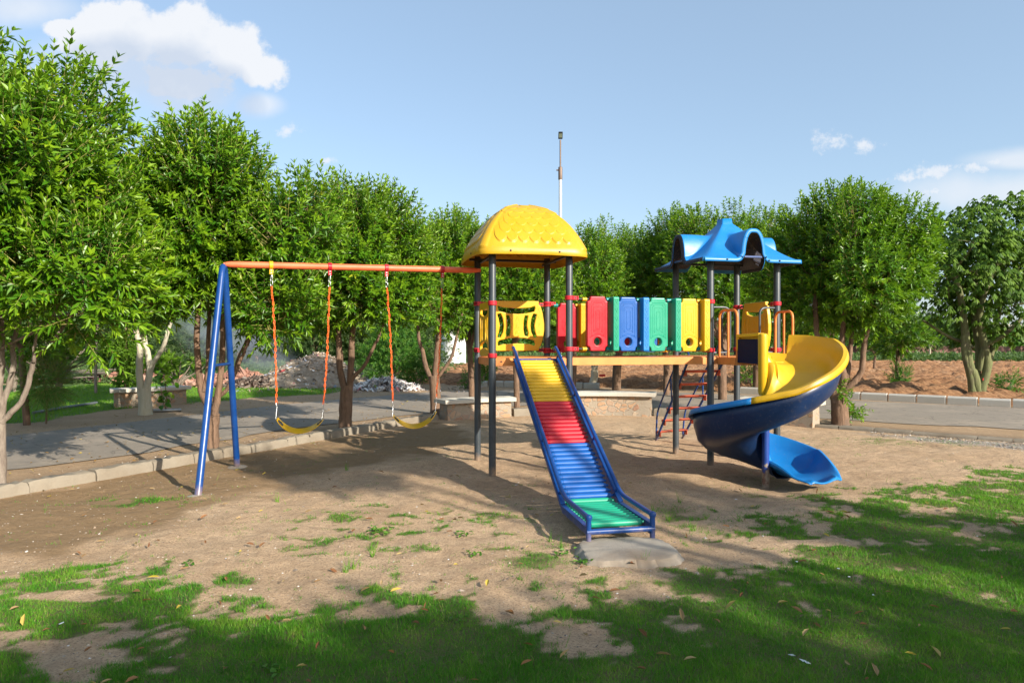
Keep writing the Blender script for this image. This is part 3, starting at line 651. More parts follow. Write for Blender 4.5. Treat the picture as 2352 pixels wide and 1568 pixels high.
def abc_panel(frame, parent, narrow=1.0):
    sx = K*narrow
    side = [(198, 222), (200, 187), (214, 182), (236, 110), (249, 20), (249, -40), (236, -120), (216, -183), (203, -190), (198, -222)]
    out = [(x*sx, y*K) for x, y in side]+[(-x*sx, y*K) for x, y in reversed(side)]
    top = [(-172, 162), (-120, 149), (0, 142), (115, 149), (158, 164), (164, 148), (154, 134), (80, 117), (0, 111), (-80, 117), (-160, 134), (-174, 148)]
    bot = [(x, -y) for x, y in reversed(top)]
    s1 = [(-170, 97), (-147, 104), (-133, 60), (-128, 0), (-133, -52), (-150, -98), (-170, -95), (-160, -52), (-153, 0), (-160, 50)]
    s2 = [(-94, 86), (-72, 88), (-64, 40), (-63, -32), (-70, -82), (-91, -90), (-96, -62), (-85, 0), (-88, 46)]
    mir = lambda s: [(-x, y) for x, y in reversed(s)]
    top = [(x, y+(9 if i < 6 else -9)) for i, (x, y) in enumerate(top)]; bot = [(x, -y) for x, y in reversed(top)]
    holes = [top, bot, grow(s1, 1.4, 1.03), grow(s2, 1.4, 1.03), mir(grow(s1, 1.4, 1.03)), mir(grow(s2, 1.4, 1.03))]
    o = plate('panel', [rounded(out, .012)]+[rounded([(x*sx*1.02, y*K*1.03) for x, y in h], .006) for h in holes], .036, .008, frame, MT['yellow'], parent)
    for k, ch in enumerate('ABC'): letter(ch, 0, (62-k*66)*K, .085, .0177, frame, MT['yellow'], o)
    for k, ch in enumerate('1234'): letter(ch, -198*sx, (110-k*73)*K, .075, .0177, frame, MT['yellow'], o)
    for k, ch in enumerate('56789'): letter(ch, 200*sx, (137-k*64)*K, .075, .0177, frame, MT['yellow'], o)
    return o
def rod(a, b, r=.015, mat='black', name='rod'):
    mb = MB(); mb.tube([a, b], r, 10); mb.build(name, MT[mat], ps)
abc_panel((lc(.555, .975, 1.868), E1, UP), ps)                # back of the first tower (faces the camera)
abc_panel((lc(.0, .47, 1.81), -E2, UP), ps, .93)               # left side of the first tower
for z in (2.17, 1.53):
    rod(lc(.86, .985, z), lc(.96, 1, z)); rod(lc(.1, .985, z), lc(.24, .985, z))
# right side panel of second tower (solid with a smile slot)
def smile_panel():
    fr = (lc(4.0, .5, 1.865), -E2, UP)
    side = [(198, 222), (200, 187), (214, 182), (236, 110), (249, 20), (249, -40), (236, -120), (216, -183), (203, -190), (198, -222)]
    out = [(x*K*.86, y*K) for x, y in side]+[(-x*K*.86, y*K) for x, y in reversed(side)]
    top = [(-150, 150), (-80, 138), (0, 134), (80, 138), (140, 150), (146, 138), (120, 112), (60, 98), (0, 95), (-60, 98), (-130, 116), (-154, 138)]
    o = plate('panel', [rounded(out, .012), rounded([(x*K, y*K) for x, y in top], .012)], .055, .010, fr, MT['yellow'], ps)
    for x in (-150, -95, 95, 150):
        mb = MB(); n = fr[1].cross(UP)
        mb.tube(smooth_path([fr[0]+fr[1]*(x*K)+UP*(70*K)+n*.020, fr[0]+fr[1]*((x*1.12)*K)+UP*0+n*.026, fr[0]+fr[1]*(x*K)-UP*(150*K)+n*.020], 6), .017, 8); mb.build('moulded_rib', MT['yellow'], o)
    for k, ch in enumerate('ABC'): letter(ch, 0, (30-k*62)*K, .075, .0272, fr, MT['yellow'], o)
    for k, ch in enumerate('56789'): letter(ch, 205*K*.86, (110-k*60)*K, .07, .0272, fr, MT['yellow'], o)
    for z in (2.17, 1.535):
        rod(lc(4, .1, z), lc(4, .2, z)); rod(lc(4, .8, z), lc(4, .9, z))
smile_panel()
# bridge: panels threaded on rods
def face_panel(u, v, w, z0, h, mat, emblem=False):
    fr = (lc(u, v, z0+h/2), E1, UP); hw = w/2; hh = h/2
    out = [(-hw, -hh+.065), (-hw+.035, -hh+.05), (-hw+.045, -hh), (hw-.045, -hh), (hw-.035, -hh+.05), (hw, -hh+.065), (hw, hh-.065), (hw-.035, hh-.05), (hw-.045, hh), (-hw+.045, hh), (-hw+.035, hh-.05), (-hw, hh-.065)]
    cy = -hh+.122; hole = [(.050*math.cos(a), cy+.052*math.sin(a)) for a in np.linspace(0, 2*math.pi, 28, endpoint=False)]
    o = plate('panel', [rounded(out, .014, 3), hole], .085, .014, fr, mat, ps, 3)
    n = fr[1].cross(UP); mb = MB()
    if not emblem:
        for k, (a, t, b) in enumerate(((.108, .285, -.185), (.085, .265, -.165), (.058, .215, -.11), (.026, .165, -.065))):
            s = w/.285; a *= s; c_ = .03
            pts = [(-a, b), (-a, t-c_), (-a+c_*.7, t-c_), (-a+c_*.7, t), (a-c_*.7, t), (a-c_*.7, t-c_), (a, t-c_), (a, b)] if k < 2 else [(-a, b), (-a, t), (a, t), (a, b)]
            low = [(a*math.cos(q), b+(.035 if k < 3 else 0)*math.sin(q)) for q in np.linspace(0, math.pi, 9)][1:-1]
            ring = [fr[0]+fr[1]*x+UP*y+n*.0415 for x, y in pts+low]
            mb.tube(ring, .0035, 6, closed=True)
        ring = [fr[0]+fr[1]*(.068*math.cos(a))+UP*(cy+.072*math.sin(a))+n*.040 for a in np.linspace(0, 2*math.pi, 28, endpoint=False)]
        mb.tube(ring, .004, 6, closed=True)
    else:
        ring = [fr[0]+fr[1]*(-.02+.062*math.cos(a))+UP*(.06+.085*math.sin(a))+n*.0415 for a in np.linspace(0, 2*math.pi, 28, endpoint=False)]; mb.tube(ring, .003, 6, closed=True)
        for (x0, y0, x1, y1) in ((-.06, .09, .02, .03), (-.05, .02, .015, .10), (-.02, .13, -.02, .07), (-.045, .06, .0, .06)):
            mb.tube([fr[0]+fr[1]*x0+UP*y0+n*.0415, fr[0]+fr[1]*x1+UP*y1+n*.0415], .0035, 6)
        mb.tube(smooth_path([fr[0]+fr[1]*x+UP*y+n*.0415 for x, y in ((-.08, .0), (-.02, -.07), (.06, -.05))], 5), .003, 6)
    mb.build('moulded_relief', mat, o); return o
def edge_panel(u, v, w, z0, h, mat, depth=.27):
    fr = (lc(u, v, z0+h/2), E2, UP); hw = depth/2; hh = h/2
    out = [(-hw, -hh+.015), (-hw+.01, -hh), (hw-.01, -hh), (hw, -hh+.015), (hw, hh-.015), (hw-.01, hh), (-hw+.01, hh), (-hw, hh-.015)]
    cy = -hh+.122; hole = [(.050*math.cos(a), cy+.052*math.sin(a)) for a in np.linspace(0, 2*math.pi, 24, endpoint=False)]
    o = plate('panel', [rounded(out, .012, 3), hole], w, .012, fr, mat, ps, 3)
    mb = MB(); N = 11; f = lc(u, v, z0+h/2)-E2*(hw-.001)
    for i in range(N):
        y0 = hh-.035-(h-.07)*i/N; y1 = hh-.035-(h-.07)*(i+.82)/N; a = w*.25
        tri = [f+E1*(-a)+UP*y0, f+E1*a+UP*y0, f+E1*(-a if i % 2 else a)*.2+UP*y1]
        mb.tube(tri, .0042, 5, closed=True)
    mb.build('moulded_relief', mat, o)
ZP = 1.515
def conn(u, v, z, mat):
    mb = MB(); mb.lathe(lc(u, v, z), [(.019, -.03), (.026, -.028), (.026, -.006), (.022, -.004), (.022, .004), (.026, .006), (.026, .028), (.019, .03)], 16, 0, (E2, UP, E1)); mb.build('connector', MT[mat], ps)
front = [('f', 1.372, .285, 'red', 2.228, .70), ('e', 1.588, .082, 'green', 0, 0), ('f', 1.79, .288, 'blue', 0, 0), ('e', 2.002, .085, 'sky_blue', 0, 0), ('f', 2.21, .28, 'green', 0, 0), ('e', 2.454, .085, 'green', 0, 0), ('f', 2.66, .28, 'yellow', 0, 0), ('e', 2.868, .085, 'yellow', 0, 0)]
for (k, u, w, m, _, __) in front:
    z0 = 1.528-.012*(u-1.37)/1.5
    (face_panel if k == 'f' else edge_panel)(u, 0.0, w, z0, .70 if k == 'f' else .695, MT[m])
back = [('f', 1.29, .29, 'red', True), ('e', 1.50, .085, 'yellow', 0), ('f', 1.70, .28, 'green', 0), ('e', 1.90, .085, 'green', 0), ('f', 2.11, .28, 'red', 0), ('e', 2.33, .085, 'sky_blue', 0), ('f', 2.54, .28, 'blue', 0), ('e', 2.76, .085, 'yellow', 0)]
for (k, u, w, m, em) in back:
    z0 = 1.495
    if k == 'f': face_panel(u, 1.0, w, z0, .70, MT[m], bool(em))
    else: edge_panel(u, 1.0, w, z0, .695, MT[m])
for z in (2.192, 1.556): rod(lc(1.05, 0, z), lc(2.94, 0, z-.006)); rod(lc(1.05, 1, z-.028), lc(2.94, 1, z-.03))
for z in (2.192, 1.556):
    for u, m in ((1.205, 'yellow'), (1.529, 'teal'), (1.640, 'teal'), (1.948, 'teal'), (2.062, 'yellow'), (2.38, 'teal'), (2.51, 'teal'), (2.812, 'yellow' if z > 2 else 'teal')):
        conn(u, 0, z-.002, m)
    for u, m in ((1.125, 'teal'), (1.448, 'yellow'), (1.55, 'yellow'), (1.85, 'teal'), (1.955, 'teal'), (2.26, 'yellow'), (2.39, 'teal'), (2.69, 'teal'), (2.86, 'yellow')):
        conn(u, 1, z-.029, m)
# ---------------- roller slide
D_ = Vector((.194, -.981, 0)).normalized(); Wd = Vector((.981, .194, 0)).normalized(); S0 = Vector((.30, 8.52, 0))
def sp(L, w, z): return S0+D_*L+Wd*w+UP*z
ZT, LB, ZB, LE = 1.41, 2.22, .115, 3.02
def roller_slide():
    mb = MB(); hw = .262
    for s in (-1, 1):
        def plate_(a, b, hh=.115, w=.012): 
            d = (Vector(b)-Vector(a)).normalized(); n = Wd.cross(d).normalized()
            mb.box((Vector(a)+Vector(b))/2, ((Vector(b)-Vector(a)).length, w, hh), (d, Wd, n))
        plate_(sp(0.0, s*hw, ZT-.02), sp(LB+.01, s*hw, ZB), .115); plate_(sp(LB-.02, s*hw, ZB-.005), sp(LE, s*hw, ZB-.005), .085, .013)
        # top flange
        def fl(a, b, dz):
            d = (Vector(b)-Vector(a)).normalized(); n = Wd.cross(d).normalized()
            if n.z < 0: n = -n
            mb.box((Vector(a)+Vector(b))/2+n*dz-Wd*(s*-.016), ((Vector(b)-Vector(a)).length, .045, .010), (d, Wd, n))
        fl(sp(0, s*hw, ZT-.02), sp(LB+.02, s*hw, ZB), .058); fl(sp(LB-.02, s*hw, ZB-.005), sp(LE, s*hw, ZB-.005), .044)
    mb.box(sp(-.0, 0, ZT+.0), (.012, .54, .055), (D_, Wd, UP)); mb.tube([sp(LE, -hw-.03, ZB), sp(LE, hw+.03, ZB)], .024, 14)
    fr = mb.build('roller_slide', MT['frame_blue'], ps, bevel=.002)
    for s in (-1, 1):
        t = MB(); o = s*(hw+.012); up = .12
        pts = [sp(-.09, o, ZT+up+.045), sp(.03, o, ZT+up-.01), sp(LB+.06, o, ZB+up), sp(LE-.0, o, ZB+up-.005)]
        t.tube(fillet(pts, .12), .021, 12)
        t.lathe(sp(LE, o, ZB+up-.005), [(.008, -.028), (.026, -.018), (.031, 0), (.026, .018), (.008, .028)], 14)
        t.tube([sp(LE, o, ZB+up), sp(LE, o, -.09)], .022, 12)
        for q in (.02, .75, 1.45, 2.13):
            zz = ZT+(ZB-ZT)*q/LB; t.tube([sp(q, s*hw, zz+.03), sp(q+.045, o, zz+up-.03)], .014, 8)
        t.build('handrail', MT['frame_blue'], fr)
    n = 37; cols = ['yellow']*13+['red']*11+['blue']*12+['green']
    for i in range(n):
        f = (i+.8)/(n+.3); L = LB*f; z = ZT-.02+(ZB-ZT+.02)*f
        r = MB(); c = sp(L, 0, z+.028); wob = random.uniform(-.006, .006)
        r.lathe(c+Wd*wob, [(.012, -.245), (.012, -.222), (.022, -.22), (.0255, -.214), (.0255, -.19), (.028, -.187), (.0285, .187), (.0255, .19), (.0255, .214), (.022, .22), (.012, .222), (.012, .245)], 18, 0, (D_, UP, Wd))
        r.build('roller', MT[cols[i]], fr)
    for i in range(10):
        L = LB+.045+i*.0705; r = MB(); r.lathe(sp(L, 0, ZB+.026), [(.012, -.245), (.012, -.222), (.0265, -.218), (.0285, -.19), (.0285, .19), (.0265, .218), (.012, .222), (.012, .245)], 18, 0, (D_, UP, Wd)); r.build('roller', MT['green'], fr)
    for w in (-.18, 0, .16):
        b = MB(); b.lathe(sp(.007, w, ZT+.0), [(.012, 0), (.012, .004)], 10, 0, (Wd, UP, D_)); b.build('bolt', MT['steel'], fr)
roller_slide()
# ---------------- spiral slide
SCn = Vector((2.965, 7.98, 0))
def navy_side():
    m = NT('navy_side'); m.P(color=(.004, .012, .045, 1), rough=.7, spec=.08); return m.mat
def spiral():
    RO = .86
    keys = [(95, 1.395, 1.72, 1.74), (70, 1.39, 1.72, 1.735), (35, 1.36, 1.66, 1.725), (5, 1.27, 1.58, 1.68), (-25, 1.14, 1.44, 1.54), (-55, .96, 1.30, 1.345), (-90, .79, 1.13, 1.15), (-135, .60, .96, 1.00), (-180, .44, .80, .86), (-225, .29, .66, .70), (-270, .165, .52, .56), (-305, .10, .38, .44), (-335, .06, .25, .33)]
    def interp(th):
        for (a, b) in zip(keys[:-1], keys[1:]):
            if a[0] >= th >= b[0]:
                t = (a[0]-th)/(a[0]-b[0]); return [a[i]+(b[i]-a[i])*t for i in (1, 2, 3)]
        return list(keys[-1][1:])
    def sec(f, ri, ro, w=1.0, r0=0.0):
        k = [(.035, ri-.05), (.03, ri-.008), (.045, ri+.004), (.08, ri), (.098, ri-.03), (.112, f+(ri-f)*.55), (.135, f+.10), (.19, f+.035), (.28, f+.008), (.42, f), (.55, f+.008), (.66, f+.045), (.74, f+.12), (.785, f+(ro-f)*.62), (.805, ro-.025), (.82, ro), (.855, ro-.004), (.866, ro-.03), (.872, ro-.062)]
        return k
    stations = []; th = 80.0; thE = -335.0; ns = 110
    for i in range(ns+1):
        t = 80+(thE-80)*i/ns; f, ri, ro = interp(t)
        ri = min(ri, f+.12+.0*t) if t > -30 else ri
        if t > 52: ro = f+.03
        a = R(t); er = Vector((math.cos(a), math.sin(a), 0)); stations.append((SCn, er, f, ri, ro, t))
    a = R(thE); er = Vector((math.cos(a), math.sin(a), 0)); hd = Vector((math.sin(a), -math.cos(a), 0))
    inner = []
    for (c, er_, f, ri, ro, t) in stations:
        inner.append([c+er_*r+UP*z for r, z in sec(f, ri, ro)])
    # straight run out with rounded lip
    h2 = Vector((.12, -.993, 0)); LX = .62
    for j in range(1, 19):
        q = j/18; e = max(0, (q-.72)/.28); f = .06-.02*min(1, q*1.5)+.055*e*e; k = 1-q**2.4
        ri = f+.035+.155*k; ro = f+.04+.24*k; c = SCn+h2*(LX*q**1.1)+er*0.0; row = []
        W_ = (1-.22*q)*math.sqrt(max(.05, 1-(e*.62)**2))
        for r, z in sec(f, ri, ro):
            mid = .45-.03*q; rr = mid+(r-mid)*W_; lim = (ro if r > .45 else ri)-.012-.045*(1-q)
            row.append(c+er*rr+h2*(.04*q*(1-((rr-mid)/.46)**2))+UP*max(z, lim if (r > .84 or r < .04) else -1))
        inner.append(row)
    last = inner[-1]; inner.append([p+h2*.02+UP*.002 for p in last]); inner.append([p+h2*.034-UP*.024 for p in last])
    k0 = len(inner)-19
    for _ in range(5):
        new = [[p.copy() for p in r] for r in inner]
        for i in range(k0, len(inner)):
            w = min(1, (i-k0)/6)*.5
            for j in range(len(inner[i])):
                nb = []
                if 0 < j < len(inner[i])-1: nb += [inner[i][j-1], inner[i][j+1]]
                if i < len(inner)-1 and j in (0, len(inner[i])-1) or 0 < i < len(inner)-1: nb += [inner[i-1][j], inner[i+1][j]]
                if not nb: nb = [inner[i-1][j], inner[i][j-1] if j else inner[i][1]]
                av = sum(nb, Vector())/len(nb); new[i][j] = inner[i][j].lerp(av, w)
        inner = new
    split = next(i for i, s in enumerate(stations) if s[5] < -118)
    up = MB(); up.grid([r for r in inner[:split+1]]); o1 = up.build('spiral_slide', MT['yellow'], ps, solid=.010)
    lo = MB(); lo.grid([r for r in inner[split:]]); lo.build('lower_chute', MT['sky_blue'], o1, solid=.010)
    # dark under shell
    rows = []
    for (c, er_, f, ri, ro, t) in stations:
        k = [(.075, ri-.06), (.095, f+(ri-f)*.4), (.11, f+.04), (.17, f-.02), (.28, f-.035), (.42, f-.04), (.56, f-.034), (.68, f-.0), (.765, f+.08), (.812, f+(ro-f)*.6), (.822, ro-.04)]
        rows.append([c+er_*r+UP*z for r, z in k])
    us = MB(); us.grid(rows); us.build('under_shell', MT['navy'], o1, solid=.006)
    m2 = subs = None
    # pole with peeling foot
    pl = MB(); pl.lathe(SCn, [(.04, -.12), (.042, .0), (.042, .9), (.040, 1.05)], 20); pl.build('centre_pole', MT['peel'], o1)
    # entry: floor, left wall, front wall lip
    E = MB(); y0 = lc(3.12, -.47); y1 = SCn+Vector((-.03, .06, 0))
    dv = (y1-y0); dv.z = 0
    wl = MB(); nrm = dv.normalized().cross(UP)
    wl.bar(y0+UP*1.72, y1+UP*1.73, .075, .04); wl.bar(y0+UP*1.535, y0+UP*1.72, .075, .03, up=E1)
    wl.bar(y0-nrm*.02+UP*1.56, y1-nrm*.02+UP*1.56, .012, .30); wl.lathe(SCn+Vector((-.03, -.0, 0)), [(.045, 1.02), (.056, 1.06), (.056, 1.70), (.05, 1.735), (.03, 1.745)], 20); wl.build('entry_wall', MT['yellow'], o1, bevel=.012)
    nv = MB(); nv.bar(y0+nrm*.005+UP*1.53, y1+nrm*.005+UP*1.53, .02, .30); nv.build('entry_side', navy_side(), o1, bevel=.008)
    fl = MB(); a1 = SCn+Vector((.86*math.cos(R(60)), .86*math.sin(R(60)), 0)); e0 = lc(3.15, -.45); e1 = lc(3.93, -.45); n = 8; rr = []
    top = [e0.lerp(e1, i/n)+UP*1.405 for i in range(n+1)]; botm = [SCn+Vector((math.cos(R(80-45*i/n)), math.sin(R(80-45*i/n)), 0))*(.12+.66*i/n)+UP*(1.392) for i in range(n+1)]
    fl.grid([[p for p in top], [a.lerp(b, .5) for a, b in zip(top, botm)], botm]); fl.build('entry_floor', MT['yellow'], o1, solid=.012)
MT['peel'] = None
def peelmat():
    m = NT('peeling_blue_pole'); g = m.N.new('ShaderNodeNewGeometry'); s = m.N.new('ShaderNodeSeparateXYZ'); m.L.new(g.outputs['Position'], s.inputs[0])
    n = m.noise(9, 5, .7); k = m.rng(m.math('ADD', s.outputs[2], m.math('MULTIPLY', m.math('SUBTRACT', n, .5), .5)), .16, .2)
    low = m.mix(m.rng(n, .45, .6), (.30, .24, .18), (.13, .05, .03)); n2 = m.noise(3, 4)
    m.P(color=m.mix(k, low, m.mix(n2, (.006, .03, .17), (.012, .06, .3))), rough=.45); m.bump(n, .2, .01); return m.mat
MT['peel'] = peelmat()
spiral()
# ---------------- hoops on second tower
def hoop(a, b, z0, z1, mid=True):
    r = MB(); P = [Vector(a)+UP*z0, Vector(a)+UP*z1, Vector(b)+UP*z1, Vector(b)+UP*z0]; r.tube(fillet(P, .11, 8), .017, 12)
    if mid: m = (Vector(a)+Vector(b))/2; r.tube([m+UP*z0, m+UP*(z1)], .014, 10)
    r.build('handrail', MT['orange'], ps)
hoop(lc(3.10, -.04), lc(3.12, -.44), DECK, 2.06); hoop(lc(3.95, -.04), lc(3.93, -.44), DECK, 2.05)
def dhandle(u, s):
    r = MB(); P = [lc(u, -.0, 2.11), lc(u+s*.28, -.02, 2.11), lc(u+s*.28, -.02, 1.50), lc(u, 0, 1.50)]; r.tube(fillet(P, .10, 8), .015, 12); r.build('grab_handle', MT['hoop_grey'], ps)
dhandle(2.99, 1); dhandle(4.0, -1)
def bhandle(u, s):
    r = MB(); P = [lc(u, 1.0, 2.11), lc(u+s*.25, 1.0, 2.11), lc(u+s*.25, 1.0, 1.50), lc(u, 1.0, 1.50)]; r.tube(fillet(P, .10, 8), .015, 12); r.build('grab_handle', MT['hoop_grey'], ps)
bhandle(2.99, 1); bhandle(4.0, -1)
# ---------------- ladder behind second tower
def ladder():
    T0 = lc(3.22, 1.02, 1.40); T1 = lc(3.82, 1.02, 1.40); B0 = gnd(1504, 1012); B1 = gnd(1563.5, 1006); fr = MB()
    wid = (T1-T0).length; B1 = B0+(B1-B0).normalized()*wid
    for (t, b) in ((T0, B0), (T1, B1)):
        fr.tube([t, b-UP*.04], .019, 12)
        d = (b-t).normalized(); n = d.cross((T1-T0).normalized()).normalized()
        if n.z < 0: n = -n
        off = n*.24
        fr.tube(fillet([t+UP*.02+n*.0, t+off*.9-d*.02+UP*.09, b+off*1.02-d*.42, b-d*.08], .12, 6), .014, 10)
        for f in (.45,): m = t.lerp(b, f); fr.tube([m+off-d*.18, m+d*.06], .012, 8)
    L = fr.build('ladder', MT['frame_blue'], ps)
    for i in range(6):
        f = .135+i*.148; a = T0.lerp(B0, f); b = T1.lerp(B1, f); c = (a+b)/2; dn = Vector(((B0-T0).x, (B0-T0).y, 0)).normalized()
        s = MB(); s.box(c, (wid+.0, .135, .006), ((b-a).normalized(), dn, UP)); s.box(c+dn*.066-UP*.02, (wid, .004, .04), ((b-a).normalized(), dn, UP))
        for q in (a, b):
            s.box(q+(c-q).normalized()*.012-UP*.045, (.006, .12, .085), ((b-a).normalized(), dn, UP))
        s.build('step', MT['step_orange'], L, bevel=.002)
ladder()
# ---------------- swing beam and A frame
A0 = Vector((-3.366, 7.3, -.08)); A1 = Vector((-3.64, 9.05, -.08)); AP = Vector((-3.45, 8.17, 2.585)); BE = lc(-.02, .93, 2.625)
def aframe():
    r = MB(); pts = fillet([A0, A0.lerp(AP, .955)+Vector((0, 0, .0)), AP+UP*.03, A1.lerp(AP, .955), A1], .16, 8)
    pts = fillet([A0, AP+UP*.10, A1], .30, 14); r.tube(pts, .039, 18); leg = r.build('swing_leg_frame', MT['frame_blue'], ps)
    c = MB(); a = A0.lerp(AP, .545); b = A1.lerp(AP, .545); c.tube([a, b], .017, 12); c.build('crossbar', MT['frame_blue'], leg)
    for q in (A0, A1):
        m = MB(); q = Vector((q.x, q.y, 0)); n = 14
        m.lathe(q, [(.001, .012), (.05, .010), (.10, .002), (.17, -.03)], n); 
        m.build('concrete_footing', MT['slab'], leg)
    b = MB(); d = (BE-AP); d.normalize(); S = AP-UP*.012; b.tube([S+d*.02, S+d*.07, S+d*.16, BE-d*.12, BE-d*.03, BE], [.026, .036, .040, .040, .034, .028], 20); b.build('swing_beam', MT['beam_orange'], ps)
    g = MB(); g.bar(S-d*.0, S+d*.05, .03, .04); g.bar(BE-d*.01, BE+d*.05, .03, .05); g.build('beam_bracket', MT['beam_orange'], ps)
aframe()
BEAM = lambda t: (AP-UP*.012).lerp(BE, t)
def link_ring(mb, c, ax, wd, L=.046, w=.026, r=.0048):
    pts = []
    for k in range(12):
        a = 2*math.pi*k/12; x = (w/2-r)*math.cos(a); y = (L/2-w/2)*(1 if math.sin(a) >= 0 else -1)+(w/2)*math.sin(a); pts.append(c+wd*x+ax*y)
    mb.tube(pts, r, 6, closed=True)
def swing(t0, t1, e0, e1, low, lab, colors):
    root = empty('swing', ((e0.x+e1.x)/2, (e0.y+e1.y)/2, low)); tag(root, lab, 'swing', 'swings hanging from the orange beam')
    bd = (BE-AP).normalized()
    for (t, e, col, s) in ((t0, e0, colors[0], 1), (t1, e1, colors[1], -1)):
        b = BEAM(t); h = MB()
        h.tube([b-bd*.022, b+bd*.022], .052, 20); h.box(b-UP*.075, (.044, .036, .07), (bd, bd.cross(UP), UP))
        hg = h.build('hanger', MT[col], root, bevel=.003)
        bo = MB(); side = bd.cross(UP)
        for zz in (-.058, -.093): bo.tube([b+UP*zz-side*.022, b+UP*zz+side*.022], .008, 8)
        bo.build('bolt', MT['steel'], hg)
        top = b-UP*.11; end = e; d = (end-top); Ltot = d.length; d.normalize(); pd = d.cross(Vector((0, 1, 0))).normalized(); qd = d.cross(pd)
        st = MB(); link_ring(st, top+d*.04, d, pd, .08, .026, .003); link_ring(st, top+d*.11, d, pd, .065, .032, .003)
        z0 = Ltot-.19; link_ring(st, top+d*(z0+.03), d, qd, .07, .03, .003)
        # triangular seat link
        apex = top+d*(z0+.065); sd = Vector((0, 1, 0)); st.tube([apex, end+sd*.05, end-sd*.05, apex], .003, 6)
        st.build('steel_hook', MT['steel'], root)
        ch = MB(); s0 = .15; n = int((z0-s0)/.037)
        for i in range(n):
            sw = .004*math.sin(i*.9+t*20)
            c = top+d*(s0+(z0-s0)*(i+.5)/n)+pd*(.012*math.sin(math.pi*(i+.5)/n))+pd*sw
            a = i*R(90)+i*R(7)+t; link_ring(ch, c, d, pd*math.cos(a)+qd*math.sin(a), .050, .027, .0042)
        ch.build('chain', MT['chain'], root)
    # belt seat
    rows = []; n = 28; w = .075
    def P(s): 
        x = e0.lerp(e1, s); k = 4*s*(1-s); base = e0.z*(1-s)+e1.z*s; return Vector((x.x, x.y, base-(base-low)*k**.86))
    for i in range(n+1):
        s = i/n; p = P(s); q = P(min(1, s+.02))-P(max(0, s-.02)); q.normalize(); sd = Vector((-.18, 1, .28)).normalized(); sd = (sd-q*sd.dot(q)).normalized(); up = q.cross(sd)
        if up.z < 0: up = -up
        wd = w*(.62+.38*min(1, min(s, 1-s)*6)); tilt = up*.0
        rows.append([p-sd*wd+up*.0035, p-sd*wd*.5+up*.003, p+up*.003, p+sd*wd*.5+up*.003, p+sd*wd+up*.0035, p+sd*wd-up*.0035, p-up*.004, p-sd*wd-up*.0035])
    b = MB(); b.grid(rows, closed=True); m = len(rows[0]); b.add(rows[0], [tuple(range(m))]); b.add(rows[-1], [tuple(reversed(range(m)))]); seat = b.build('seat', MT['yellow'], root)
    for s in (.07, .93):
        p = P(s); q = (P(s+.02)-P(s-.02)).normalized(); sd = Vector((-.18, 1, 0)); sd = (sd-q*sd.dot(q)).normalized(); up = q.cross(sd)
        k = MB(); k.box(p, (.085, .095, .020), (q, sd, up)); pl = k.build('end_plate', MT['black'], seat, bevel=.006)
        k = MB()
        for a_ in (-.02, .022): k.lathe(p+q*a_-up*.010, [(.009, -.005), (.009, .0)], 10, 0, (q, sd, up)); k.lathe(p+q*a_+up*.010, [(.009, 0), (.009, .005)], 10, 0, (q, sd, up))
        k.build('rivet', MT['steel'], pl)
swing(.1674, .386, Vector((-2.90, 8.43, .70)), Vector((-2.40, 8.66, .665)), .53, 'yellow belt swing nearer the blue frame, one hanger yellow', ('yellow', 'red'))
swing(.610, .846, Vector((-1.565, 9.0, .675)), Vector((-1.03, 9.22, .71)), .52, 'yellow belt swing nearer the yellow roofed tower, both hangers red', ('red', 'red'))
# ---------------- concrete slab at the slide foot
def footing():
    n = 120; c = Vector((.88, 5.33, 0)); A = np.linspace(0, 2*np.pi, n, endpoint=False)
    R0 = 1/((np.abs(np.cos(A)/.37)**3.2+np.abs(np.sin(A)/.30)**3.2)**(1/3.2)); R0 = R0*(1+.30*(fbm(np.cos(A)*2.1+4, np.sin(A)*2.1, 4, 8, .6)-.5))
    edge = fbm(np.cos(A)*6+9, np.sin(A)*6, 3, 31); rows = []
    for (k, z, rough) in ((.001, .045, 0), (.25, .046, 0), (.5, .045, 0), (.75, .044, 0), (.93, .042, 0), (.985, .036, .3), (1.02, .016, 1), (1.07, .0, 1), (1.16, -.035, 1)):
        row = []
        for i, a in enumerate(A):
            r = R0[i]*k*(1+.07*rough*(edge[i]-.5)); p = Wd*(r*math.cos(a))-D_*(r*math.sin(a)); row.append(c+p)
        zz = z+.016*(fbm(np.array([p.x for p in row])*9, np.array([p.y for p in row])*9, 3, 15)-.5)*(1+rough)+.012*rough*(edge-.5)
        rows.append([Vector((p.x, p.y, float(q))) for p, q in zip(row, zz)])
    mb = MB(); mb.grid(rows, closed=True); tag(mb.build('concrete_slab', MT['slab'], loc=c), 'broken grey concrete slab under the foot of the roller slide', 'slab')
footing()
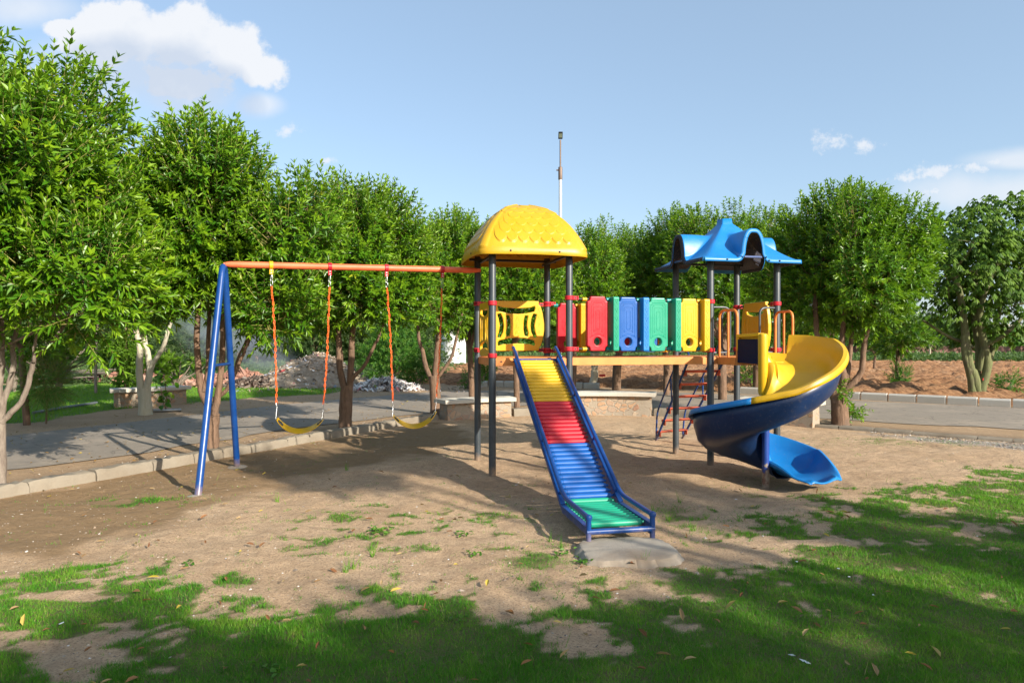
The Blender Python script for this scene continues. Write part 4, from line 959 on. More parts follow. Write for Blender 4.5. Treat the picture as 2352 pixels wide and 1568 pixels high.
# small grass poking between green rollers is part of the grass pass below
# ------------------------------------------------------------------ street lamp, tank pier
def street_lamp():
    b = at(1287, 0, 33); x, y = b.x, b.y; root = empty('street_lamp', (x, y, 0)); tag(root, 'tall silver lamp pole with dark square lamp head behind the yellow roof', 'street lamp')
    z = lambda py: 1.65+(784-py)*33/1568
    m = MB(); m.lathe((x, y, 0), [(.09, 0), (.085, 3), (.075, z(412))], 16); m.build('pole', MT['pole_white'], root)
    m = MB(); m.lathe((x, y, 0), [(.095, z(413)), (.10, z(412)), (.10, z(385)), (.09, z(384))], 16); m.tube([(x-.10, y, z(391)), (x-.19, y, z(391))], .035, 8); s = m.build('sleeve', MT['pole_brown'], root)
    m = MB(); m.lathe((x, y-.02, 0), [(.04, z(395)), (.038, z(322))], 12); m.build('upper_tube', MT['pole_brown'], root)
    m = MB(); f = Vector((0, -.35, -.94)).normalized(); up = Vector((0, -.94, .35)).normalized(); t = Vector((0, -.55, .83)).normalized(); n = t.cross(Vector((1, 0, 0))).normalized()
    m.box((x, y-.12, z(313)), (.21, .36, .06), (Vector((1, 0, 0)), t, n)); h = m.build('lamp_head', MT['black'], root, bevel=.025)
    m = MB(); m.box(Vector((x, y-.12, z(313)))+n*(-.032 if n.y > 0 else .032), (.16, .2, .01), (Vector((1, 0, 0)), t, n)); m.build('lens', MT['lamp_glass'], h)
street_lamp()
c = gnd(1042, 839); m = MB(); m.lathe(c, [(.84, 0), (.84, 3.9), (.8, 3.95)], 48); rt = empty('water_tank_pier', c); tag(rt, 'white limewashed round pier standing beyond the lane on a low plinth', 'pier'); m.build('shaft', MT['tank'], rt)
m = MB(); m.lathe(c, [(1.55, -.05), (1.55, .12), (1.5, .14)], 40); m.build('plinth', MT['concrete'], rt)
#FOLIAGE
# ------------------------------------------------------------------ foliage
def unit(v): return v/np.maximum(np.linalg.norm(v, axis=-1, keepdims=True), 1e-9)
def leaf_arrays(P, D, N, L, Wd_, fold=.22, droop=.12, rng=RNG, simple=False):
    S = unit(np.cross(D, N)); N = unit(np.cross(S, D)); L = L[:, None]; w = Wd_[:, None]
    dr = np.array([0, 0, -1.0])*droop*L
    t = P+D*L+dr
    if simple:
        m = P+D*L*.45+dr*.3; V = np.stack([P, m+S*w*.5+N*w*fold, t, m-S*w*.5+N*w*fold], 1); n = len(P)
        F = np.arange(n*4).reshape(n, 4); return V.reshape(-1, 3), F, 4
    m1 = P+D*L*.28+dr*.15; m2 = P+D*L*.64+dr*.5
    V = np.stack([P, m1+S*w*.44+N*w*fold, m2+S*w*.40+N*w*fold, t, m2-S*w*.40+N*w*fold, m1-S*w*.44+N*w*fold], 1); n = len(P)
    b = (np.arange(n)*6)[:, None]; F = np.concatenate([b+np.array([[0, 1, 2, 3]]), b+np.array([[0, 3, 4, 5]])], 0); return V.reshape(-1, 3), F, 6
def shoot_leaves(O_, D_s, S_s, nodes, per, L, rng, a0=78, a1=28, wr=.29, simple=False, droop=.12, topyg=1.0):
    n = len(O_); ref = unit(np.cross(D_s, rng.normal(size=(n, 3)))); bi = np.cross(D_s, ref)
    Ps, Ds, Ns, Ls, Rn, Yg = [], [], [], [], [], []
    base = rng.random(n)
    for k in range(nodes):
        f = (k+.6)/nodes
        for j in range(per):
            az = 2*np.pi*(j/per)+k*2.4+rng.normal(size=n)*.35
            rad = ref*np.cos(az)[:, None]+bi*np.sin(az)[:, None]
            an = np.radians(a0+(a1-a0)*f+rng.normal(size=n)*11)[:, None]
            d = unit(D_s*np.cos(an)+rad*np.sin(an)+np.array([0, 0, -.12])*(1-f))
            Ps.append(O_+D_s*(S_s*(f**.85))[:, None]); Ds.append(d); Ns.append(unit(D_s*np.sin(an)-rad*np.cos(an)+rng.normal(size=(n, 3))*.25+np.array([0, 0, .35])))
            Ls.append(L*(.55+.7*rng.random(n))*(1-.35*max(0, f-.75)*4*.6)); Rn.append(np.clip(base*.55+rng.random(n)*.45, 0, 1)); Yg.append(np.clip((f-.45)*1.1*topyg*(.4+.8*base), 0, 1)*np.ones(n))
    P, D, N = map(np.concatenate, (Ps, Ds, Ns)); L_ = np.concatenate(Ls); keep = rng.random(len(P)) < .93
    V, F, k = leaf_arrays(P[keep], D[keep], N[keep], L_[keep], L_[keep]*wr*(.85+.3*rng.random(keep.sum())), simple=simple, droop=droop)
    return V, F, np.repeat(np.concatenate(Rn)[keep], k), np.repeat(np.concatenate(Yg)[keep], k)
def stems_mesh(O_, D_s, S_s, r):
    n = len(O_); ref = unit(np.cross(D_s, np.array([.3, .2, .9]))); bi = np.cross(D_s, ref); V = []
    for (f, rr) in ((0, r), (1, r*.4)):
        for a in (0, 2.094, 4.189): V.append(O_+D_s*(S_s*f)[:, None]+(ref*math.cos(a)+bi*math.sin(a))*rr)
    V = np.stack(V, 1).reshape(-1, 3); b = (np.arange(n)*6)[:, None]; F = np.concatenate([b+np.array([[0, 1, 4, 3]]), b+np.array([[1, 2, 5, 4]]), b+np.array([[2, 0, 3, 5]])], 0); return V, F
def crown_shoots(c, rad, n, rng, nb=20, br=.42, up=.55, inner=.28, flat=None, core=.70):
    c = np.array(c, float); rad = np.array(rad, float); u = unit(rng.normal(size=(nb, 3))); r = rng.random(nb)**.45*core
    C = u*r[:, None]*rad; B = br*rad.mean()*(.75+.5*rng.random(nb))
    C = np.vstack([C, [[0, 0, 0]]]); B = np.append(B, rad.min()*.55); pw = B**2/np.sum(B**2)
    O_, D_ = [], []; tot = 0
    while tot < n:
        m = n*2; i = rng.choice(len(B), m, p=pw); d = unit(rng.normal(size=(m, 3))); f = np.where(rng.random(m) < inner, rng.random(m)*.8, .80+.2*rng.random(m))
        p = C[i]+d*(B[i]*f)[:, None]
        dist = np.linalg.norm(p[:, None, :]-C[None], axis=2)/B[None]; deep = (dist < .72).any(1); ok = (~deep) | (rng.random(m) < .16)
        p, d = p[ok], d[ok]; out = unit(p/rad)
        dd = unit(d*.55+out*.55+np.array([0, 0, up])+rng.normal(size=p.shape)*.28)
        O_.append(p+c); D_.append(dd); tot += len(p)
    O_ = np.concatenate(O_)[:n]; D_ = np.concatenate(D_)[:n]
    if flat is not None: k = O_[:, 2] > flat+.12*rng.normal(size=len(O_)); O_, D_ = O_[k], D_[k]
    return O_, D_, C+c
def make_crown(root, c, rad, nshoot, L, seed, mat=LEAF, nodes=6, per=4, slen=(.26, .5), twig=True, simple=False, name='crown', **k):
    rng = np.random.default_rng(seed); kw = {a: k.pop(a) for a in ('nb', 'br', 'up', 'inner', 'flat', 'core') if a in k}
    O_, D_, C = crown_shoots(c, rad, nshoot, rng, **kw); S = slen[0]+(slen[1]-slen[0])*rng.random(len(O_)); S = S*np.where(D_[:, 2] > .75, 1.25, 1)
    V, F, rn, yg = shoot_leaves(O_, D_, S, nodes, per, L, rng, simple=simple, **k)
    o = link(name, np_mesh(name, V, F, {'rn': rn, 'yg': yg}), mat, root)
    if twig:
        V, F = stems_mesh(O_-D_*.1, D_, S+.1, .0045); link('twigs', np_mesh('twigs', V, F), MT['twig'], o)
    return C
def px_stems(stems, Y, root, mat, ext=None, name='trunk', yj=.25, seed=1):
    """stems: list of (pts in picture units, w0, w1, dy) -> one trunk mesh in the plane Y"""
    rnd = random.Random(seed); mb = MB()
    for (pts, w0, w1, dy) in stems:
        P = []; n = len(pts)
        for i, (x, y) in enumerate(pts):
            P.append(at(x, y, Y+dy*(i/max(n-1, 1))))
        if pts[0][1] > 880 and dy == 0: P[0].z = -.06
        P = smooth_path(P, 5); m = len(P); s = Y/1568/2*1.3
        rs = [s*(w0+(w1-w0)*(i/(m-1)))*(1+.07*(rnd.random()-.5)) for i in range(m)]
        if pts[0][1] > 900: 
            rs[0] *= 1.3; rs[1] *= 1.1
        mb.tube([p+Vector(((rnd.random()-.5)*.012, (rnd.random()-.5)*.012, 0)) for p in P], rs, 10)
    return mb.build(name, MT[mat], root)
def limbs(root, base, fork, C, mat, r0=.10, n=4, seed=1, lean=.15, name='trunk'):
    rnd = random.Random(seed); mb = MB(); b = Vector(base); f = b+Vector((rnd.uniform(-lean, lean)*.5, rnd.uniform(-lean, lean)*.5, fork))
    tr = smooth_path([b-UP*.08, b+UP*.12, b.lerp(f, .6)+Vector((rnd.uniform(-.03, .03), 0, 0)), f], 5); m = len(tr)
    mb.tube(tr, [r0*(1.3 if i == 0 else 1.15 if i == 1 else 1-.15*i/m) for i in range(m)], 10)
    idx = sorted(range(len(C)), key=lambda i: -C[i][2])
    ch = idx[:max(2, n//2)]+rnd.sample(idx[max(2, n//2):], max(1, n-n//2))
    for i in ch:
        t = Vector(C[i]); mid = f.lerp(t, .45)+Vector((rnd.uniform(-.12, .12), rnd.uniform(-.12, .12), -.05)); P = smooth_path([f-UP*.08, f.lerp(mid, .5)+Vector(((t-f).x*.12, (t-f).y*.12, -.04)), mid, t], 5); k = len(P)
        mb.tube(P, [r0*.62*(1-.78*q/k) for q in range(k)], 8)
        for _ in range(3):
            q = P[rnd.randint(k//3, k-2)]; e = q+Vector((rnd.uniform(-.6, .6), rnd.uniform(-.6, .6), rnd.uniform(.1, .6))); mb.tube(smooth_path([q, q.lerp(e, .5)+UP*.05, e], 3), [r0*.2, r0*.17, r0*.15, r0*.13, r0*.1, r0*.08, r0*.06][:7], 6)
    return mb.build(name, MT[mat], root)
def inner_branches(root, P0s, C, mat, r, seed):
    rnd = random.Random(seed); mb = MB()
    for t in C:
        s = Vector(min(P0s, key=lambda p: (Vector(p)-Vector(t)).length+rnd.random()*.5)); t = Vector(t); mid = s.lerp(t, .5)+Vector((rnd.uniform(-.15, .15), rnd.uniform(-.15, .15), rnd.uniform(-.1, .05)))
        P = smooth_path([s, mid, t], 4); k = len(P); mb.tube(P, [r*(1-.8*q/k) for q in range(k)], 6)
        for _ in range(2):
            q = P[rnd.randint(2, k-1)]; e = q+Vector((rnd.uniform(-.5, .5), rnd.uniform(-.5, .5), rnd.uniform(-.1, .6))); mb.tube([q, q.lerp(e, .5)+UP*.04, e], [r*.35, r*.25, r*.1], 5)
    return mb.build('branches', MT[mat], root)
def feature_tree(lab, base, crown, stems, Y, mat='bark', seed=1, n=1500, L=.12, group='trees along the lane kerb', stems_tips=None, flat=None, matl=LEAF, extra=None, **k):
    root = empty('tree', base); tag(root, lab, 'tree', group)
    px_stems(stems, Y, root, mat, seed=seed)
    C = make_crown(root, crown[0], crown[1], n, L, seed, matl, flat=flat, **k)
    tips = [at(*s[0][-1], Y+s[3]) for s in stems]; inner_branches(root, tips, C, mat, .032, seed)
    if extra:
        for (c, r, m) in extra: C2 = make_crown(root, c, r, m, L, seed+50, matl, **{**k, 'nb': 6, 'br': .5}); inner_branches(root, tips, C2[:3], mat, .02, seed+1)
    return root
T = feature_tree('tallest broad leaved tree at the left edge, crown cut by the frame', (-5.8, 7.75, 0), ((-6.1, 7.9, 3.38), (1.5, 1.4, 1.42)),
    [([(2, 1118), (3, 1040), (1, 960)], 17, 15, 0), ([(4, 968), (25, 948), (47, 925), (64, 884), (78, 827), (88, 813), (109, 794), (133, 768), (165, 720)], 11, 5, .1), ([(2, 965), (8, 923), (21, 884), (31, 835), (29, 796), (39, 757), (70, 640)], 12, 7, .2), ([(1, 965), (-2, 900), (4, 820), (2, 717), (0, 560)], 13, 7, .1), ([(78, 830), (80, 790), (95, 740)], 6, 4, .0), ([(5, 800), (30, 785), (75, 765), (120, 735)], 6, 3, -.2)], 7.75, 'bark_grey', 3, 3000, .125, slen=(.28, .55), nb=30, br=.34, core=.85, up=.75,
    extra=[((-4.75, 7.6, 2.25), (.65, .7, .45), 300), ((-6.6, 7.4, 2.0), (1.0, .8, .5), 260)])
feature_tree('second tree from the left, its fork standing behind the blue swing frame', (-4.4, 10, 0), ((-4.3, 10.1, 3.25), (1.28, 1.25, 1.17)),
    [([(485, 1045), (487, 1000), (489, 950)], 25, 22, 0), ([(489, 960), (481, 937), (463, 896), (455, 836), (453, 735), (467, 667), (490, 560), (494, 460), (490, 340)], 15, 4, .1), ([(489, 965), (495, 937), (503, 896), (511, 816), (513, 735), (524, 640), (560, 500)], 14, 6, -.1), ([(468, 900), (477, 850), (479, 767), (485, 650)], 9, 6, .3), ([(490, 918), (520, 896), (540, 856), (564, 800), (584, 751), (620, 680)], 8, 4, -.2), ([(535, 868), (548, 820), (570, 770), (585, 700)], 5, 3, .2)], 10, 'bark', 5, 2800, .115, nb=28, br=.34, core=.84, up=.75,
    extra=[((-5.15, 9.75, 2.35), (.55, .6, .5), 300), ((-3.5, 9.9, 2.1), (.7, .7, .4), 260), ((-3.3, 10.0, 3.1), (.6, .8, .8), 300), ((-5.2, 10.0, 3.7), (.4, .5, .6), 220)])
feature_tree('bushy tree behind the first belt swing, trunk forking low over the kerb', (-3.08, 12.5, 0), ((-2.75, 12.7, 3.15), (1.08, 1.15, 1.18)),
    [([(794, 992), (793, 940), (796, 885)], 24, 20, 0), ([(792, 895), (781, 843), (777, 759), (770, 700), (800, 600)], 13, 6, .1), ([(797, 900), (806, 843), (810, 766), (822, 690), (850, 540)], 14, 5, .0), ([(800, 890), (812, 866), (837, 839), (860, 793), (875, 759), (895, 690)], 8, 4, -.2)], 12.5, 'bark', 8, 2300, .11, nb=26, br=.34, core=.84, up=.7,
    extra=[((-3.45, 12.6, 2.3), (.6, .6, .4), 200), ((-1.95, 12.8, 2.7), (.5, .7, .75), 240)])
feature_tree('slim forked tree behind the second belt swing beside the stone bench', (-1.8, 15.4, 0), ((-1.75, 15.5, 3.2), (1.0, 1.1, 1.15)),
    [([(1002, 962), (1000, 910), (997, 862)], 22, 18, 0), ([(996, 880), (979, 843), (971, 805), (963, 782), (955, 700)], 10, 5, .1), ([(1000, 880), (1003, 820), (1006, 766), (1000, 700), (1002, 590)], 13, 5, 0), ([(1003, 868), (1016, 853), (1037, 820), (1050, 766), (1066, 700)], 7, 4, -.1)], 15.4, 'bark', 12, 2000, .11, nb=24, br=.35, core=.82, up=.7,
    extra=[((-1.0, 15.6, 2.9), (.5, .6, .8), 220)])
rt = feature_tree('large round tree right of the blue roof, leafy sprout at its forked foot', (6.5, 13.5, 0), ((6.62, 13.7, 3.12), (1.66, 1.55, 1.32)),
    [([(1930, 978), (1929, 950), (1928, 910)], 31, 27, 0), ([(1922, 925), (1908, 885), (1890, 840), (1876, 760), (1870, 620)], 16, 7, .2), ([(1935, 925), (1936, 866), (1932, 831), (1936, 759), (1947, 620)], 16, 7, 0), ([(1938, 880), (1945, 862), (1951, 831), (1957, 759), (1975, 620)], 11, 6, .3), ([(1936, 905), (1946, 890), (1963, 875), (1979, 850), (1984, 800), (1994, 755), (2030, 660)], 13, 7, -.2)], 13.5, 'bark', 16, 3000, .115, nb=32, br=.33, core=.84, up=.65, slen=(.22, .42))
make_crown(rt, (6.45, 13.42, .66), (.10, .08, .2), 20, .09, 17, nodes=4, per=4, slen=(.12, .25), name='sprout', nb=1)
make_crown(rt, (6.80, 13.75, .26), (.2, .15, .16), 22, .10, 18, nodes=5, per=3, slen=(.2, .38), name='sprout', nb=1)
def palmate_crown(root, c, rad, n, seed):
    rng = np.random.default_rng(seed); O_, D_, C = crown_shoots(c, rad, n, rng, nb=34, br=.34, up=.5, inner=.2, core=.85)
    # drooping seven finger leaves: fingers radiate round the stalk and hang
    V = []; F = []; rn = []; yg = []; off = 0; N = len(O_); ref = unit(np.cross(D_, rng.normal(size=(N, 3)))); bi = np.cross(D_, ref)
    for q in range(3):
        a0 = rng.random(N)*6.28; ctr = O_+(ref*np.cos(a0)[:, None]+bi*np.sin(a0)[:, None])*.16+D_*(.08+.12*q)
        hz = unit((ctr-O_)*np.array([1, 1, .3])); ax = unit(hz*.7+np.array([0, 0, -.6])); r2 = unit(np.cross(ax, np.array([0, 0, 1.]))); b2 = np.cross(ax, r2); base = rng.random(N)
        for j in range(7):
            a = (j-3)*.62; d = unit(ax*.55*np.cos(a*.5)+r2*np.sin(a)*.75+b2*(-np.cos(a))*.15+np.array([0, 0, -.55])); L = np.full(N, .165)*(1-.08*abs(j-3))*(.8+.4*rng.random(N))
            v, f, k = leaf_arrays(ctr, d, unit(b2+rng.normal(size=(N, 3))*.2), L, L*.30, droop=.18); V.append(v); F.append(f+off); off += len(v); rn.append(np.repeat(base, k)); yg.append(np.full(N*k, .25)*np.repeat(base, k))
    o = link('crown', np_mesh('crown', np.concatenate(V), np.concatenate(F), {'rn': np.concatenate(rn), 'yg': np.concatenate(yg)}), LEAF_D, root); return C
def palm_tree():
    Y = 20.6; root = empty('tree', (at(2243, 911, Y).x, Y, 0)); tag(root, 'dark tree with drooping hand shaped leaves at the right edge behind the kerb blocks', 'tree')
    st = [([(2236, 913), (2228, 860), (2216, 815), (2213, 770)], 14, 9, 0), ([(2250, 913), (2236, 860), (2228, 842), (2218, 775), (2210, 700), (2190, 620)], 18, 9, 0), ([(2246, 880), (2244, 862), (2248, 800), (2238, 738), (2240, 640)], 13, 8, .3), ([(2250, 913), (2257, 883), (2268, 831), (2254, 759), (2253, 700), (2290, 600)], 17, 8, -.2), ([(2250, 850), (2262, 796), (2300, 774), (2337, 740), (2380, 690)], 10, 5, -.5), ([(2232, 800), (2221, 788), (2176, 771), (2120, 735)], 8, 4, .4), ([(2262, 880), (2275, 820), (2290, 740), (2310, 640)], 12, 6, .6)]
    px_stems(st, Y, root, 'bark_green', seed=4); C = palmate_crown(root, (14.9, 20.9, 3.85), (2.9, 2.1, 1.75), 1900, 77)
    inner_branches(root, [at(*s[0][-1], Y+s[3]) for s in st], C, 'bark_green', .05, 9)
    m = MB(); p = at(2263, 871, Y-.13); m.box(p, (.16, .02, .07)); m.build('red_tape', MT['red_tape'], root)
palm_tree()
def generic_tree(lab, x, y, h, rx, rz, seed, mat='bark', n=1100, L=.12, fork=.7, r0=.1, group='trees behind the towers', ry=None, matl=LEAF, ns=4, **k):
    root = empty('tree', (x, y, 0)); tag(root, lab, 'tree', group)
    C = make_crown(root, (x, y, h-rz), (rx, ry or rx, rz), n, L, seed, matl, **k); limbs(root, (x, y, 0), fork, C, mat, r0, ns, seed); return root
G = generic_tree
G('single trunked tree standing between the two stone benches behind the yellow roofed tower', .12, 16.7, 4.25, 1.25, 1.1, 21, fork=1.7, n=1500, r0=.08, L=.11, nb=20, br=.36, core=.8)
t6 = G('tree with dark forked trunk behind the middle of the bridge', 3.55, 23.2, 5.35, 1.75, 1.7, 22, fork=1.2, n=1700, r0=.16, nb=22, br=.36, core=.8)
pale = G('pale trunked tree with a strip of red tape behind the bridge', 2.95, 24.9, 4.9, 1.5, 1.45, 23, 'bark_pale', fork=.6, r0=.15, n=1200, nb=18, br=.38)
m = MB(); m.box(at(1382, 862, 24.65)+Vector((.02, 0, 0)), (.22, .02, .08)); m.build('red_tape', MT['red_tape'], pale)
G('tree with gnarled trunk right behind the ladder', 5.95, 19.3, 5.45, 1.45, 1.7, 24, 'bark', fork=1.7, r0=.13, n=1700, nb=22, br=.36, core=.82)
G('tall narrow tree left of the blue roof', 4.75, 21.0, 5.5, 1.15, 1.8, 25, n=1500, fork=1.5, r0=.1, nb=22, br=.36, core=.82)
G('spreading tree behind the blue roofed tower', 7.7, 21.5, 5.5, 1.7, 1.75, 26, n=1700, fork=1.5, r0=.12, nb=22, br=.36, core=.82)
G('tree filling the gap right of the yellow roof', 1.75, 19.8, 4.5, 1.45, 1.4, 27, n=1500, fork=1.6, r0=.1, nb=20, br=.36, core=.8)
G('tree behind the beam end left of the yellow roof', -1.1, 18.7, 4.9, 1.3, 1.45, 28, n=1400, fork=1.5, r0=.09, nb=20, br=.36, core=.8)
G('tree whose crown shows between the round tree and the blue roof', 9.4, 20.4, 4.9, 1.5, 1.6, 29, n=1300, fork=1.5, r0=.1, nb=20, br=.36, core=.8)
# pale trunk tree on the left
Yp = 15.4; root = empty('tree', (at(334, 0, Yp).x, Yp, 0)); tag(root, 'tree with pale cream forked trunk in front of the lawn bench', 'tree')
st = [([(334, 953), (333, 920), (332, 890)], 23, 20, 0), ([(330, 900), (320, 854), (322, 806), (315, 768), (300, 700)], 13, 8, 0), ([(334, 900), (344, 854), (340, 815), (331, 770), (340, 690)], 12, 8, .1), ([(346, 850), (355, 828), (376, 794), (392, 740)], 9, 6, -.1)]
px_stems(st, Yp, root, 'bark_pale', seed=3); C = make_crown(root, (-8.3, 15.5, 3.55), (1.35, 1.3, 1.45), 1700, .125, 31, nb=22, br=.36, core=.8); inner_branches(root, [at(*s[0][-1], Yp) for s in st], C, 'bark_pale', .03, 4)
G('feathery dark stemmed tree beside the left edge bench', at(61, 0, 13.5).x, 13.5, 3.3, 1.0, .9, 32, 'bark', fork=1.6, r0=.07, n=500, group='small trees on the left lawn')
def feathery(root, c, rad, n, seed):
    make_crown(root, c, rad, n, .05, seed, LEAF_W, nodes=8, per=3, slen=(.2, .4), name='fronds', simple=True, up=.1, wr=.2, nb=8)
rf = empty('shrub', (-9.35, 13.7, 0)); tag(rf, 'low feathery green shrub round the dark thin trunk on the left lawn', 'shrub'); feathery(rf, (-9.35, 13.7, .85), (.75, .5, .42), 420, 33)
mb = MB(); mb.tube([(-9.35, 13.7, -.05), (-9.33, 13.7, .5), (-9.4, 13.7, .9)], [.02, .016, .01], 8); mb.build('stem', MT['bark'], rf)
def rosette_shrub(lab, x, y, h, rx, seed, n=26, L=.3, name='shrub', mat=LEAF_D):
    """thick leaved shrub: rosettes of long leaves at the ends of forked stems"""
    root = empty(name, (x, y, 0)); tag(root, lab, 'shrub'); rng = np.random.default_rng(seed); mb = MB(); T_ = []
    for i in range(n):
        a = rng.random()*6.28; r = rx*math.sqrt(rng.random()); t = Vector((x+r*math.cos(a), y+r*math.sin(a)*.8, h*(.62+.38*rng.random()))); b = Vector((x, y, 0)); f = Vector((x+(t.x-x)*.2, y+(t.y-y)*.2, h*.38))
        P = smooth_path([b-UP*.05, f, f.lerp(t, .6)-UP*.03, t], 4); mb.tube(P, [.035*(1-.7*q/len(P)) for q in range(len(P))], 6); T_.append(t)
    mb.build('stems', MT['bark_grey'], root)
    O_ = np.array([t[:] for t in T_]); D_ = unit(np.tile([0, 0, 1.], (n, 1))+rng.normal(size=(n, 3))*.25)
    V, F, rn, yg = shoot_leaves(O_-D_*.06, D_, np.full(n, .12), 4, 6, L, rng, a0=98, a1=35, wr=.24, droop=.15); link('leaves', np_mesh('leaves', V, F, {'rn': rn, 'yg': yg}), mat, root); return root
rosette_shrub('thick leaved shrub with bare lower stems on the lawn at far left', -14.6, 22.0, 1.75, 1.35, 41, 34, .34)
rosette_shrub('thick leaved shrub showing above the lawn bench slab', -10.3, 21.0, 1.15, 1.1, 42, 20, .30)
rosette_shrub('dark shrub half hidden by the leftmost trunks', -16.4, 22.5, 2.0, 1.1, 43, 26, .32)
# big leaved sapling in front of the bench
root = empty('sapling', (at(380, 0, 16.0).x, 16.0, 0)); tag(root, 'young sapling with large round leaves in front of the lawn bench', 'sapling'); sx = at(380, 0, 16.0).x
mb = MB(); mb.tube(smooth_path([(sx-.02, 16, -.03), (sx+.03, 16, .3), (sx, 16, .6), (sx+.05, 16, .88)], 4), .008, 6); mb.tube([(sx, 16, .05), (sx-.08, 16, .35), (sx-.12, 16, .6)], .006, 6); mb.tube([(sx, 16, .05), (sx+.14, 16.02, .3), (sx+.2, 16, .5)], .006, 6); mb.build('stem', MT['bark'], root)
rg = np.random.default_rng(5); n = 34; P = np.stack([sx+rg.normal(size=n)*.13, 16+rg.normal(size=n)*.06, .15+rg.random(n)*.75], 1); Dn = unit(rg.normal(size=(n, 3))*np.array([1, .6, .4])+np.array([0, -.3, -.3])); V, F, k = leaf_arrays(P, Dn, unit(rg.normal(size=(n, 3))*.4+np.array([0, -.6, .7])), .13+.06*rg.random(n), .10+.04*rg.random(n)); link('leaves', np_mesh('leaves', V, F, {'rn': np.repeat(rg.random(n)*.8, k), 'yg': np.repeat((rg.random(n) > .7)*.9, k)}), LEAF, root)
# clipped green column
root = empty('shrub', (-12.4, 22.0, 0)); tag(root, 'dense dark green climber column standing left of the pale trunk', 'shrub'); make_crown(root, (-12.4, 22, 1.25), (.52, .45, 1.25), 900, .09, 51, LEAF_D, nodes=4, per=3, slen=(.1, .2), nb=16, br=.35, up=0, twig=False, simple=True, wr=.5, core=.9)
mb = MB(); mb.tube([(-12.4, 22, -.05), (-12.4, 22, 2.2)], .07, 8); mb.build('stem', MT['bark'], root)
for (px_, py_, tp, w, lab) in ((220, 904, 700, 7, 'bare thin trunk on the lawn left of the pale trunk'), (82, 862, 760, 5, 'thin grey sapling trunk far behind the left shrubs'), (375, 862, 790, 4, 'thin dark stem behind the lawn bench')):
    g = gnd(px_, py_); root = empty('tree', g); tag(root, lab, 'tree'); s = g.y/1568/2; mb = MB(); top = at(px_+8, tp, g.y); mb.tube(smooth_path([g-UP*.05, g.lerp(top, .5)+Vector((-.05, 0, 0)), top, top+UP*1.2+Vector((.2, 0, 0))], 4), [s*w*(1-.5*q/12) for q in range(13)], 8); mb.build('trunk', MT['bark_grey'], root)
    make_crown(root, (top.x, top.y, top.z+1.3), (.8, .8, .8), 160, .12, int(px_), LEAF_W, nb=6, simple=True)
# shrubs round the rubbish and behind the swings
def shrub(lab, x, y, rx, h, seed, n=350, L=.09, mat=LEAF_W, group=None, name='shrub', **k):
    root = empty(name, (x, y, 0)); tag(root, lab, 'shrub', group); C = make_crown(root, (x, y, h*.52), (rx, rx*.8, h*.5), n, L, seed, mat, nodes=5, per=3, slen=(.15, .35), nb=10, simple=True, twig=False, **k); limbs(root, (x, y, 0), h*.15, C, 'bark_grey', .03, 5, seed); return root
gy_ = lambda px_, py_: (gnd(px_, py_).x, gnd(px_, py_).y)
shrub('tall leafy shrub with many bare stems between the two swings, behind the lane', *gy_(905, 887), 1.3, 2.7, 61, 700, .13)
shrub('low bush just left of the round white pier', *gy_(960, 885), .7, 1.25, 62, 260)
shrub('small bright bush at the end of the kerb blocks behind the tower posts', *gy_(1075, 893), .42, .5, 63, 120)
shrub('upright dark bush behind the paired left tower posts', at(1119, 0, 26).x, 26, .38, 1.9, 64, 240, .10, LEAF)
shrub('bright yellow green bush at the foot of the small field tree', *gy_(2075, 884), .42, .6, 65, 160)
shrub('dark bush seen beneath the deck right of the ladder', *gy_(1735, 893), .85, 1.6, 66, 320, .1, LEAF)
shrub('small round conifer like bush under the bridge on the field edge', at(1355, 0, 52).x, 52, 1.1, 1.9, 67, 260, .12, LEAF_D)
shrub('leafy weed growing by the kerb blocks at far right', *gy_(2318, 905), .28, .62, 68, 60, .12)
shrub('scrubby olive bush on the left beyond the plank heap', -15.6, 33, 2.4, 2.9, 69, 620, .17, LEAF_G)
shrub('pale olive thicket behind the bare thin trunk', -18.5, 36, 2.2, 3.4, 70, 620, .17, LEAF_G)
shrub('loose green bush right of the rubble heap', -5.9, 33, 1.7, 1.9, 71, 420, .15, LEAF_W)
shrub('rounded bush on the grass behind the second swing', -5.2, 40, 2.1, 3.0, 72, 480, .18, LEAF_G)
for (px_, py_, h, rx, tr, lab) in ((2061, 883, 3.2, 1.0, 'bark', 'small forked tree standing in the ploughed field'), (2008, 853, 3.4, 1.3, 'bark', 'slight tree further back in the ploughed field'), (2136, 826, 3.6, 1.5, 'bark_pale', 'white stemmed tree far off in the field grass'), (1905, 835, 4.2, 1.6, 'bark', 'far field tree hidden behind the round tree trunk')):
    g = gnd(px_, py_); generic_tree(lab, g.x, g.y, h, rx, h*.32, int(px_), tr, n=420, L=.15, fork=h*.28, r0=.075, group='trees scattered over the field', simple=True)
